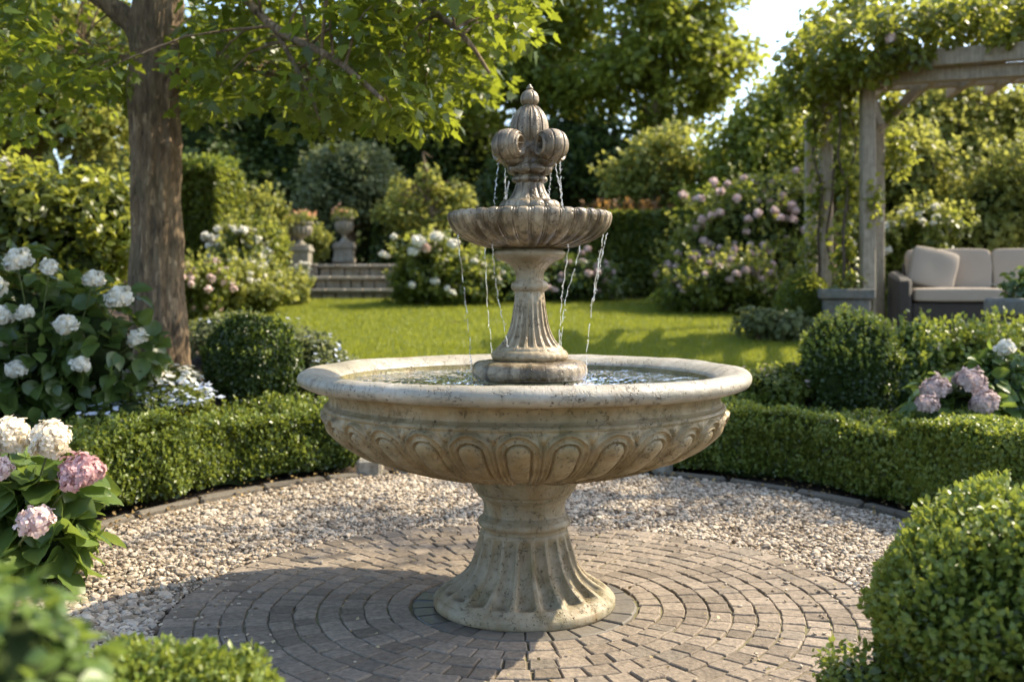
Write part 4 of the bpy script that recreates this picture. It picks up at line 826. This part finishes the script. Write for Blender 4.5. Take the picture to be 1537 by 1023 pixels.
def pedestal(label, px0, px1, y0, y1, Y):
    s = Y / F; x = at((px0 + px1) / 2, 0, Y)[0]; zt = CAMH - (y0 - YH) * s; zb = CAMH - (y1 - YH) * s; w = (px1 - px0) * s; rt = thing('pedestal', label, 'pedestal', (x, Y + w / 2, zb), 'urn pedestals by the steps'); h = zt - zb
    V, Q = box(0, 0, (h - .1) / 2, w * .86, w * .86, h - .1, .01); MB().add(V, Q).build('shaft', M['old'], rt, smooth=False)
    V, Q = box(0, 0, h - .075, w, w, .07, .015); V2, Q2 = box(0, 0, h - .02, w * .9, w * .9, .04, .012); V3, Q3 = box(0, 0, .04, w * .97, w * .97, .08, .01); MB().add(V, Q).add(V2, Q2).build('cap', M['old'], rt, smooth=False); MB().add(V3, Q3).build('base', M['old'], rt, smooth=False)
    return x, Y + w / 2, zt
def urn(label, x, y, z, h, r, seed):
    rt = thing('urn', label, 'urn', (x, y, z), 'planted urns by the steps'); pr = spline(np.array([(.42, 0), (.44, .06), (.24, .16), (.20, .26), (.40, .36), (.74, .52), (.86, .74), (.84, .86), (1.0, .94), (1.02, 1.0), (.86, 1.0), (.80, .9), (.1, .85)]), 60) * np.array([r, h])
    V, Q = lathe(pr, 64, lambda th, s, rr, zz: .012 * r / .15 * np.cos(th * 14) * sstep(.36 * h, .45 * h, zz) * sstep(.76 * h, .68 * h, zz)); MB().add(V, Q).build('bowl', M['old'], rt)
    e = [(np.array([x, y, z + h + .05]), np.array([r * 1.12, r * 1.12, .12]))]; P, N = blob(e, 420, .5, .2, seed, gclip=False); gg = np.random.default_rng(seed); A, B = orient(N, gg); b = np.array([x, y, z])
    V, Q = leaves(L8, P - b, A, B, .055 * gg.uniform(.7, 1.3, len(P))); mb = MB().add(V, Q, 0); mb.build('plant', M['lime'], rt)
    P, N = blob(e, 40, .0, .2, seed + 1, gclip=False); k = N[:, 2] > .1; P, N = P[k], N[k]; mb = MB()
    for q in range(4): V, Q = leaves(PETAL, P - b + UP * .03, unit(N + .6 * gg.normal(size=N.shape)), gg.normal(size=N.shape), .036); mb.add(V, Q, 0)
    o = mb.build('blossom', M['orange'], rt); o['kind'] = 'stuff'
x, y, z = pedestal('squat stone pedestal left of the garden steps carrying an urn', 429, 465, 367, 440, 15.75); urn('wide stone urn with orange flowers on the left pedestal', x, y, z, 34 * 15.9 / F, 20 * 15.9 / F, 5)
x, y, z = pedestal('stone pedestal at the top of the garden steps carrying an urn', 498, 530, 363, 394, 16.6); urn('goblet shaped stone urn with orange flowers at the top of the steps', x, y, z, 37 * 16.7 / F, 15.5 * 16.7 / F, 6)

# low stone edging and end blocks where the hedges leave a gap behind the fountain
def block(label, px0, px1, y0, Y, seed):
    k = Y / F; x = at((px0 + px1) / 2, 0, Y)[0]; w = (px1 - px0) * k; zt = CAMH - (y0 - YH) * k; V, Q = box(0, 0, (zt + .04) / 2 - .04, w, .17, zt + .04, .018); V = V + np.random.default_rng(seed).normal(size=V.shape) * .004
    tag(MB().add(V, Q).build('stone_block', M['old'], None, (x, Y + .085, 0), False), label, 'stone block', 'stone blocks at the hedge ends')
block('weathered stone block at the end of the left hedge', 535, 572, 689, 6.75, 1); block('weathered stone block at the end of the right hedge', 984, 1010, 692, 6.85, 2)
V, Q = box(.06, 7.03, .02, 1.72, .12, .14, .012); tag(MB().add(V, Q).build('edging_wall', M['old'], None, None, False), 'low stone edging between the hedge ends behind the fountain', 'edging')
# paved sitting area on the right
tz = .71; sa = MB(); gp_ = np.random.default_rng(14)
for ix in range(8):
    for iy in range(6):
        V, Q = box(3.35 + ix * .6 + .3, 9.62 + iy * .6 + .3, tz - .04 + gp_.normal() * .002, .585, .585, .08, .012); sa.add(V, Q)
structure(sa.build('patio', M['greystone'], smooth=False))
# stone planters
def planter(label, x, y, z, w, h, rnd=False):
    rt = thing('planter', label, 'planter', (x, y, z), 'grey stone planters'); mb = MB()
    if rnd:
        V, Q = lathe(spline(np.array([(.34, 0), (.36, .04), (.30, .1), (.33, .3), (.40, .6), (.46, .72), (.5, .74), (.55, .78), (.56, .94), (.53, 1.0), (.47, 1.0), (.45, .92), (.05, .9)]), 60) * np.array([w, h]), 64); MB().add(V, Q).build('bowl', M['greystone'], rt)
    else:
        V, Q = box(0, 0, h * .40, w * .82, w * .82, h * .80, .012); t = 1 + .10 * (V[:, 2:3] / h - .4); V[:, :2] *= t; MB().add(V, Q).build('body', M['greystone'], rt, smooth=False); mb = MB()
        for sx, sy, lx_, ly_ in ((0, -1, w, .07), (0, 1, w, .07), (-1, 0, .07, w - .14), (1, 0, .07, w - .14)): V, Q = box(sx * (w / 2 - .035), sy * (w / 2 - .035), h * .90, lx_, ly_, h * .20, .014); mb.add(V, Q)
        mb.build('rim', M['greystone'], rt, smooth=False); V, Q = box(0, 0, h * .84, w * .86, w * .86, .06, .01); MB().add(V, Q).build('soil', M['soil'], rt)
    rt.rotation_euler = (0, 0, -.22)
    return rt
p = at(1281, 0, 10.2); planter('square grey stone planter at the foot of the front pergola post', p[0], 10.45, .70, 80 * 10.2 / F, (CAMH - (433 - YH) * 10.2 / F) - .70)
p = at(1528, 0, 9.0); gz = float(ground(p[0], 9.0)); planter('round grey stone planter at the right edge in front of the sofa', p[0], 9.0, .55, 84 * 9 / F, (CAMH - (448 - YH) * 9 / F) - .55, True)
q = [(np.array([p[0] + .05, 9.0, CAMH - (440 - YH) * 9 / F]), np.array([.17, .17, .2]))]
shrub('potted_plant', 'dark leafy plant growing in the round planter at the right edge', 'plant', q, 9, 300, .075, 'peony', L8, 15, .6, .2, 0)
q = [(np.array([at(1272, 0, 10.4)[0], 10.4, CAMH - (424 - YH) * 10.4 / F]), np.array([.16, .16, .12]))]
shrub('potted_plant', 'small leafy plant in the square planter beside the post', 'plant', q, 10.4, 240, .05, 'vine', L8, 16, .6, .2, 0)

# sofa
def cushion(sx, sy, sz, seed, n=16, sag=.25):
    V = []; Q = []; L = np.linspace(-1, 1, n)
    def face(f):
        o = len(V)
        for a in L:
            for b in L: V.append(f(a, b))
        for i in range(n - 1):
            for j in range(n - 1): Q.append((o + i * n + j, o + (i + 1) * n + j, o + (i + 1) * n + j + 1, o + i * n + j + 1))
    face(lambda a, b: (a, b, 1)); face(lambda a, b: (b, a, -1)); face(lambda a, b: (b, 1, a)); face(lambda a, b: (a, -1, b)); face(lambda a, b: (1, a, b)); face(lambda a, b: (-1, b, a))
    V = np.array(V, float); p = np.abs(V); nrm = (p ** 13).sum(1) ** (1 / 13); V = V / nrm[:, None]
    puff = 1 - sag * (V[:, 0] ** 4 + V[:, 1] ** 4) / 2 ; V[:, 2] *= puff
    V = V * np.array([sx, sy, sz]) / 2; V += (.006 * snoise(V * 11, seed))[:, None] * unit(V)
    return V, [np.array(Q)]
def rotx(V, a): c_, s_ = math.cos(a), math.sin(a); return np.stack([V[:, 0], V[:, 1] * c_ - V[:, 2] * s_, V[:, 1] * s_ + V[:, 2] * c_], 1)
def roty(V, a): c_, s_ = math.cos(a), math.sin(a); return np.stack([V[:, 0] * c_ + V[:, 2] * s_, V[:, 1], -V[:, 0] * s_ + V[:, 2] * c_], 1)
SY = 10.6; k_ = SY / F; xs0 = at(1343, 0, SY)[0]; sofa = thing('garden_sofa', 'dark wicker garden sofa with beige cushions under the pergola', 'sofa', (xs0 + 1.25, SY + .45, tz)); sofa.rotation_euler = (0, 0, -.24)
W_ = 2.1; mb = MB(); V, Q = box(0, 0, .20, W_ - .30, .84, .32, .02); mb.add(V, Q); V, Q = box(0, .36, .50, W_ - .30, .12, .60, .02); mb.add(V, Q); mb.build('frame', M['wicker'], sofa, smooth=False)
for sg in (-1, 1):
    mb = MB(); V, Q = box(sg * (W_ / 2 - .075), 0, .36, .15, .9, .68, .03); V[:, 2] -= np.where(V[:, 2] > .5, .08 * (V[:, 1] < 0), 0); mb.add(V, Q); mb.build('armrest', M['wicker'], sofa, smooth=False)
    for sy in (-1, 1): V, Q = box(sg * (W_ / 2 - .1), sy * .36, .02, .06, .06, .04, .005); MB().add(V, Q).build('foot', M['wicker'], sofa)
for sg in (-1, 1):
    V, Q = cushion(.885, .72, .15, 3 + sg, sag=.15); V += np.array([sg * .445, -.08, .445]); MB().add(V, Q).build('seat_cushion', M['cushion'], sofa)
    V, Q = cushion(.88, .45, .13, 7 + sg, sag=.3); V = rotx(V, R(76)) + np.array([sg * .445, .23, .72]); MB().add(V, Q).build('back_cushion', M['cushion'], sofa)
V, Q = cushion(.47, .45, .17, 12, sag=.35); V = rotx(roty(V, 0), R(66)); a = R(-14); V = np.stack([V[:, 0] * math.cos(a) - V[:, 2] * math.sin(a), V[:, 1], V[:, 0] * math.sin(a) + V[:, 2] * math.cos(a)], 1)
cz, sz_ = math.cos(-.24), math.sin(-.24); pc = np.array(sofa.location) + np.array([-.64 * cz + .04 * sz_, -.64 * sz_ - .04 * cz, .71]); V = np.stack([V[:, 0] * cz - V[:, 1] * sz_, V[:, 0] * sz_ + V[:, 1] * cz, V[:, 2]], 1)
tag(MB().add(V, Q).build('throw_pillow', M['cushion'], None, pc), 'square beige throw pillow leaning on the left end of the sofa', 'pillow')

# pergola
pg = thing('pergola', 'weathered timber pergola with posts and beams smothered in climbing plants', 'pergola', (3.5, 10.5, .66)); o0 = np.array(pg.location)
def part(name, *pieces):
    mb = MB()
    for V, Q in pieces: mb.add(V - o0, Q)
    return mb.build(name, M['wood'], pg, smooth=False)
def post(px, Y, z0, z1, w): x = at(px, 0, Y)[0]; part('post', beam((x, Y, z0), (x, Y, z1), w, w, .008)); return np.array([x, Y])
P1 = post(1302, 10.42, 1.12, 3.22, .13); P2 = post(1319, 11.5, .66, 3.3, .10); P3 = post(1239, 11.0, .66, 3.2, .125); P4 = post(1217, 12.0, .66, 3.2, .12)
def B(px, py, Y): return at(px, py, Y)
part('beam', beam(B(1290, 121, 10.42), B(1650, 97, 9.3), .13, .13)); part('beam', beam(B(1288, 97, 10.30), B(1650, 68, 9.2), .12, .16))
part('beam', beam(B(1214, 128, 10.9), B(1330, 122, 10.45), .12, .17)); part('beam', beam(B(1212, 118, 12.4), B(1292, 96, 10.2), .12, .15)); part('beam', beam(B(1318, 128, 11.6), B(1700, 104, 10.6), .12, .14))
for k in range(5):
    a = B(1310 + 75 * k, 86 - 7 * k, 10.0 - .22 * k); part('rafter', beam(a + np.array([.06, .42, 0]), a + np.array([.35, 2.4, 0]), .07, .11))
part('brace', beam(B(1318, 196, 11.3), B(1378, 132, 11.1), .075, .09)); part('brace', beam(B(1322, 190, 10.6), B(1322, 190, 10.6) + np.array([.02, .55, .55]), .07, .08))
rp = at(1700, 0, 9.6); part('post', beam((rp[0], 9.7, .6), (rp[0], 9.7, 3.3), .16, .16))
def vine(label, spots, n, size, seed, Y, stems_=(), flowers=()):
    ells = ells_px(spots, Y, 1.0); b = np.array([at(spots[0][0], 0, Y)[0], Y, .66]); root = thing('climbing_plant', label, 'climber', b, 'climbing plants on the pergola'); gg = np.random.default_rng(seed)
    P, N = blob(ells, n, .75, .22, seed, 5.); A, B_ = orient(N, gg, .5, .6, .6, .4); V, Q = leaves(L8, P - b, A, B_, size * gg.uniform(.6, 1.3, len(P))); MB().add(V, Q).build('foliage', M['vine'], root)
    sb = MB()
    for st in stems_:
        pts = spline([at(x, y, yy) for x, y, yy in st], 24); pts[:, 0] += .02 * np.sin(np.arange(24) * .9); V, Q = tube(pts, np.linspace(.018, .007, 24), 6); sb.add(V - b, Q)
    if stems_: sb.build('stem', M['twig'], root)
    for px, py, dY, me, s in flowers: head(root, me, px, py, Y + dY, s)
    return root
top = [(1215, 90, 46, 34, .6), (1265, 70, 62, 44, .1), (1330, 50, 66, 42), (1400, 38, 66, 42, -.1), (1470, 28, 70, 44, -.2), (1540, 25, 70, 48, -.3), (1610, 20, 70, 50, -.4), (1300, 100, 45, 26, -.1), (1190, 125, 24, 40, .8), (1225, 45, 28, 40, 1.6), (1290, 18, 56, 34, 1.2), (1196, 160, 14, 44, 1.4), (1245, 118, 40, 24, .3), (1365, 84, 34, 16, -.2), (1510, 62, 30, 14, -.5), (1420, 20, 60, 30, .8), (1500, 5, 60, 30, 1.)]
vine('dense climber heaped along the top of the pergola', top, 9000, .085, 41, 10.1, [((1262, 430, 10.4), (1270, 300, 10.5), (1258, 200, 10.5), (1275, 90, 10.3))], [(1338, 58, -.35, mop_sp, .6), (1372, 20, -.3, mop_s, 0.28)])
vine('climber twining up the left posts of the pergola', [(1224, 190, 17, 60), (1226, 300, 14, 70, .1), (1215, 380, 18, 40, .2), (1232, 145, 24, 30)], 800, .075, 42, 10.9, [((1226, 430, 10.9), (1232, 300, 10.9), (1220, 200, 10.9), (1230, 110, 10.8)), ((1250, 430, 10.8), (1244, 320, 10.9), (1262, 200, 10.8), (1250, 110, 10.7))])
vine('climber hanging between the two front pergola posts', [(1268, 170, 20, 60), (1272, 280, 16, 80), (1266, 380, 20, 50), (1338, 160, 18, 24, .6), (1345, 230, 26, 44, 1.0), (1312, 300, 10, 40, -.25)], 1150, .08, 43, 10.6, [((1276, 432, 10.5), (1268, 330, 10.6), (1282, 220, 10.6), (1272, 120, 10.5))])

# ================================================================== SHRUBS AND BORDERS ROUND THE LAWN
def border(name, label, lst, Y, n, size, mat, seed, me=None, nh=0, hs=1., core=.8, group='flowering shrubs round the lawn', T=L4W, heads=(), **kw):
    root, ells = shrub(name, label, 'shrub', lst, Y, n, size, mat, T, seed, .55, .30, core * .84, .85, parts=True, stem_r=.014, **{**(dict(tips='lime', ntips=90) if mat in ('mid', 'lime') and T is L4W else {}), **kw})
    root['group'] = group; gg = np.random.default_rng(seed + 3)
    if nh: scatter_heads(root, me, surf_pts(ells, nh, seed + 7, .30, -.15, True, .05), hs, gg)
    for px, py, dY, m, s in heads: head(root, m, px, py, Y + dY, s)
    return root
border('flowering_shrub', 'white flowering shrub beside the clipped tall hedge left of the steps', [(372, 385, 44, 44), (350, 410, 40, 34), (400, 420, 28, 28)], 14.2, 5200, .075, 'mid', 101, mop_s, 64, 0.69)
border('flowering_shrub', 'pale pink flowering shrub at the right side of the tree trunk', [(300, 430, 40, 34), (285, 460, 34, 22)], 12.6, 3600, .065, 'mid', 102, mop_sp, 45, 0.48)
border('leafy_shrub', 'light green leafy mound in front of the white flowering shrub', [(365, 430, 52, 32), (400, 445, 30, 20), (330, 445, 40, 24)], 13.2, 5200, .07, 'lime', 103, mop_s, 15, 0.42)
border('leafy_shrub', 'small rounded green mound at the left foot of the steps', [(437, 437, 30, 22)], 14.3, 2600, .055, 'lime', 104, core=.85)
border('leafy_shrub', 'tall yellow green shrub behind the white flowers left of the urns', [(395, 335, 28, 30), (408, 370, 24, 34)], 15.6, 3600, .085, 'lime', 105)
border('silver_plant', 'silvery flowered plant at the foot of the left pedestal', [(449, 410, 17, 11)], 14.9, 900, .05, 'pale', 106, mop_s, 15, 0.36, core=.7)
border('leafy_shrub', 'small golden green shrub between the two urns', [(478, 372, 14, 19)], 16.4, 900, .06, 'lime', 107, mop_sp, 0)
border('flowering_shrub', 'broad green shrub topped with white flowers right of the steps', [(652, 395, 50, 42), (624, 425, 32, 26), (695, 420, 50, 36), (660, 440, 56, 16)], 14.4, 8600, .075, 'mid', 108, mop_s, 19, 0.60, heads=[(628, 362, -.5, mop_s, 1.05), (655, 356, -.5, mop_s, 0.98), (620, 378, -.5, mop_s, 0.84), (680, 366, -.5, mop_s, 0.84), (640, 372, -.4, mop_sp, 0.77)])
border('flowering_shrub', 'low pink and mauve flowering shrub behind the fountain column', [(760, 420, 70, 36), (860, 420, 64, 34), (810, 440, 60, 18)], 15.0, 7000, .07, 'dark', 109, mop_sm, 49, 0.60)
border('flowering_shrub', 'large blush pink flowering shrub on the right side of the lawn', [(1120, 345, 80, 58), (1070, 385, 60, 48), (1170, 385, 60, 56), (1105, 410, 85, 44), (1030, 415, 42, 32), (1165, 300, 34, 34), (1200, 330, 34, 50)], 14.2, 13000, .075, 'mid', 110, mop_sp, 87, 0.60)
border('flowering_shrub', 'mauve flowering shrub spilling onto the lawn left of the box cube', [(1085, 420, 58, 38), (1130, 440, 55, 28), (1040, 440, 42, 24)], 13.2, 7000, .07, 'mid', 111, mop_sm, 57, 0.53)
border('leafy_shrub', 'low grey green ground plants at the edge of the lawn by the box cube', [(1165, 488, 42, 20), (1200, 495, 34, 18), (1140, 480, 26, 16)], 10.4, 4200, .055, 'grey', 112, core=.75)
border('flowering_shrub', 'white flowering shrub behind the sofa', [(1345, 380, 36, 34), (1390, 350, 46, 40), (1330, 430, 22, 44)], 12.6, 5200, .07, 'mid', 113, mop_s, 30, 0.60)
border('leafy_shrub', 'pale green shrub rising behind the sofa at the right edge', [(1480, 330, 70, 60), (1545, 300, 60, 80)], 13.4, 6500, .08, 'lime', 114)
border('leafy_shrub', 'bright leafy shrub behind the pergola posts', [(1360, 270, 60, 80), (1330, 320, 40, 70)], 13.8, 5200, .095, 'lime', 115)

def block_hedge(label, px0, px1, y0, y1, Y, dep, n, size, mat, seed, tips=0, tipm='boxtip', rz=0.):
    s = Y / F; cx_ = at((px0 + px1) / 2, 0, Y)[0]; w = (px1 - px0) * s; zt = CAMH - (y0 - YH) * s; gg = np.random.default_rng(seed); zb = min(float(ground(cx_, Y)), CAMH - (y1 - YH) * s); h = zt - zb; base = np.array([cx_, Y + dep / 2, zb])
    a = np.array([w * h, w * h * .5, dep * h, dep * h, w * dep]); pk = gg.choice(5, n, p=a / a.sum()); U = gg.uniform(-.5, .5, (n, 3)); Nn = np.zeros((n, 3))
    for k, (ax, sg) in enumerate(((1, -1), (1, 1), (0, -1), (0, 1), (2, 1))): m = pk == k; U[m, ax] = sg * .5; Nn[m, ax] = sg
    P = U * np.array([w, dep, h]) + np.array([0, 0, h / 2]); P += Nn * (.025 * snoise(P * 2.5, seed) - .07 * gg.random(n) ** 1.8)[:, None]; cr, sr = math.cos(rz), math.sin(rz)
    RT = lambda Q_: np.stack([Q_[:, 0] * cr - Q_[:, 1] * sr, Q_[:, 0] * sr + Q_[:, 1] * cr, Q_[:, 2]], 1)
    A, B_ = orient(Nn, gg, .6, .35, .7, 0, .9); V, Q = leaves(L4W, RT(P), RT(A), RT(B_), size * gg.uniform(.7, 1.3, n)); mb = MB().add(V, Q, 0)
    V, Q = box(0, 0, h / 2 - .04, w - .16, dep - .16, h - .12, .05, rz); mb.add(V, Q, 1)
    if tips:
        P = np.stack([gg.uniform(-.5, .5, tips) * w, gg.uniform(-.5, .5, tips) * dep, np.full(tips, h)], 1)
        for k in range(6): V, Q = leaves(L4W, RT(P) + UP * size * .5 * k, unit(gg.normal(size=P.shape)), UP * .7 + gg.normal(size=P.shape), size * 1.2); mb.add(V, Q, 2)
    return tag(mb.build('tall_hedge', [M[mat], M['core'], M[tipm]], None, base), label, 'hedge', 'tall hedges at the back of the garden')
block_hedge('clipped square hedge block with a sunlit right side behind the tree trunk', 262, 338, 252, 420, 14.6, .75, 15000, .07, 'mid', 121, 60, rz=R(-14))
block_hedge('dark hedge with reddish tips behind the pink shrub right of the fountain', 880, 1060, 318, 450, 15.8, 1.0, 16000, .075, 'mid', 122, 46, 'redtip')
block_hedge('long dark hedge running across the back behind the fountain column', 560, 890, 330, 440, 17.6, 1.0, 16000, .085, 'dark', 123)
border('broadleaf_hedge', 'tall glossy evergreen hedge left of the tree trunk', [(60, 320, 110, 82), (150, 330, 62, 74), (-50, 320, 110, 90), (100, 400, 110, 60), (-170, 325, 110, 95), (-300, 320, 120, 95), (-430, 330, 110, 95)], 10.4, 24000, .085, 'vine', 124, mop_s, 5, 0.72, core=.85, group='tall hedges at the back of the garden', T=L8)
# small trees and bushes at the back
tree('round_bush', 'rounded grey green bushy tree behind the urns', [(522, 268, 66, 58), (500, 300, 50, 44), (550, 300, 46, 44)], 18.2, 150, 66, .085, 'grey', 131, 522, .10, L4W, .40, .62)
tree('small_tree', 'loose yellow leaved young tree left of the fountain column', [(640, 250, 13, 48), (612, 288, 28, 26), (674, 285, 34, 20), (598, 322, 36, 28), (692, 322, 32, 24), (645, 328, 40, 30)], 16.8, 74, 30, .085, 'lime', 132, 645, .06, L4W, .20)
tree('small_tree', 'pale green airy tree right of the fountain finial', [(960, 260, 52, 50), (1010, 230, 50, 44), (1060, 270, 50, 44), (985, 300, 60, 40)], 17.2, 130, 42, .10, 'lime', 133, 1000, .08, L4W, .32)
tree('small_tree', 'green bushy tree left of the pergola', [(1120, 240, 64, 70), (1180, 260, 50, 70), (1080, 300, 60, 44), (1150, 180, 40, 44), (1172, 150, 30, 40)], 16.2, 190, 50, .10, 'tree', 134, 1130, .10, L4W, .40)
tree('conifer', 'dark evergreen tree behind the clipped hedge block', [(300, 200, 70, 90), (290, 110, 60, 90), (330, 280, 70, 60)], 22, 210, 90, .13, 'dark', 135, 310, .16, L4W, .6, .75)
tree('conifer', 'dark evergreen tree above the urns', [(430, 190, 70, 90), (425, 90, 60, 80), (450, 270, 80, 60)], 23, 210, 90, .13, 'dark', 136, 432, .16, L4W, .6, .75)
tree('conifer', 'dark evergreen tree directly behind the yellow young tree', [(580, 180, 80, 90), (600, 90, 70, 80), (690, 230, 90, 70), (570, 260, 70, 60)], 23.5, 260, 90, .13, 'dark', 137, 590, .16, L4W, .6, .75)
tree('broadleaf_tree', 'tall leafy tree behind the fountain finial', [(760, 60, 90, 100), (840, 130, 90, 90), (700, 130, 70, 80), (850, 20, 70, 80), (780, -90, 110, 80)], 21.5, 330, 60, .13, 'tree', 138, 800, .2, L4W, .55)
tree('broadleaf_tree', 'tall tree with open crown left of the gap of sky', [(980, 40, 90, 80), (1050, 90, 66, 66), (930, 120, 80, 70), (1070, 10, 56, 60), (960, -70, 110, 70), (1000, 160, 80, 50), (1105, 85, 40, 36)], 20.5, 260, 60, .13, 'tree', 139, 985, .17, L4W, .52)
tree('broadleaf_tree', 'dark shady tree behind the tall hedge right of the column', [(860, 240, 80, 70), (920, 270, 70, 50), (800, 280, 70, 60)], 21, 190, 80, .13, 'dark', 140, 870, .16, L4W, .55, .75)
tree('broadleaf_tree', 'sunlit tree behind the pergola at the right edge', [(1420, 240, 90, 90), (1500, 270, 80, 110), (1360, 190, 50, 60), (1440, 170, 50, 50), (1520, 170, 56, 44)], 17.5, 320, 62, .10, 'lime', 141, 1440, .15, L4W, .45)
tree('broadleaf_tree', 'tree rising above the climbing plants at the top right corner', [(1530, -15, 60, 45), (1590, 20, 50, 60), (1460, -40, 60, 40)], 16, 110, 60, .10, 'tree', 142, 1620, .15, L4W, .45)
tree('broadleaf_tree', 'pale leaved tree behind the canopy at the left edge', [(60, 130, 100, 80), (140, 180, 70, 60), (-40, 170, 110, 90), (80, 50, 110, 60)], 13, 300, 48, .095, 'lime', 143, 40, .14, L4W, .42)
tree('broadleaf_tree', 'green tree low behind the large pink shrub', [(1210, 220, 40, 80), (1250, 200, 50, 80), (1290, 260, 40, 80)], 18.5, 150, 60, .11, 'tree', 144, 1245, .12, L4W, .45, .6)
dt = [(np.array([5.75, 8.0, 4.3]), np.array([1.25, 1.2, 1.1])), (np.array([5.2, 7.7, 5.9]), np.array([.95, .9, .8])), (np.array([6.6, 8.6, 5.4]), np.array([1.1, 1.1, 1.1]))]
tree('broadleaf_tree', 'light crowned tree just beyond the right edge that dapples the gravel', dt, 8.0, 64, 34, .10, 'tree', 145, None, .11, L4W, .34)
# far wood closing the view
n = 26000; gw = np.random.default_rng(200); cxs = np.linspace(-22, 22, 30); ellw = [(np.array([x + gw.normal() * .5, 27 + gw.normal() * 1.2, 2.6 + gw.normal() * .4]), np.array([1.5, 1.2, 2.2 + gw.normal() * .4])) for x in cxs]
P, N = blob(ellw, n, .25, .2, 201); A, B_ = orient(N, gw); V, Q = leaves(L4W, P, A, B_, .2 * gw.uniform(.7, 1.3, len(P))); mb = MB().add(V, Q, 0)
for cc, r in ellw: V, Q = core_mesh(cc, r, .85, 3); mb.add(V, Q, 1)
tag(mb.build('far_wood', [M['dark'], M['core']]), 'dark wood closing the view behind the garden', 'wood', kind='stuff')
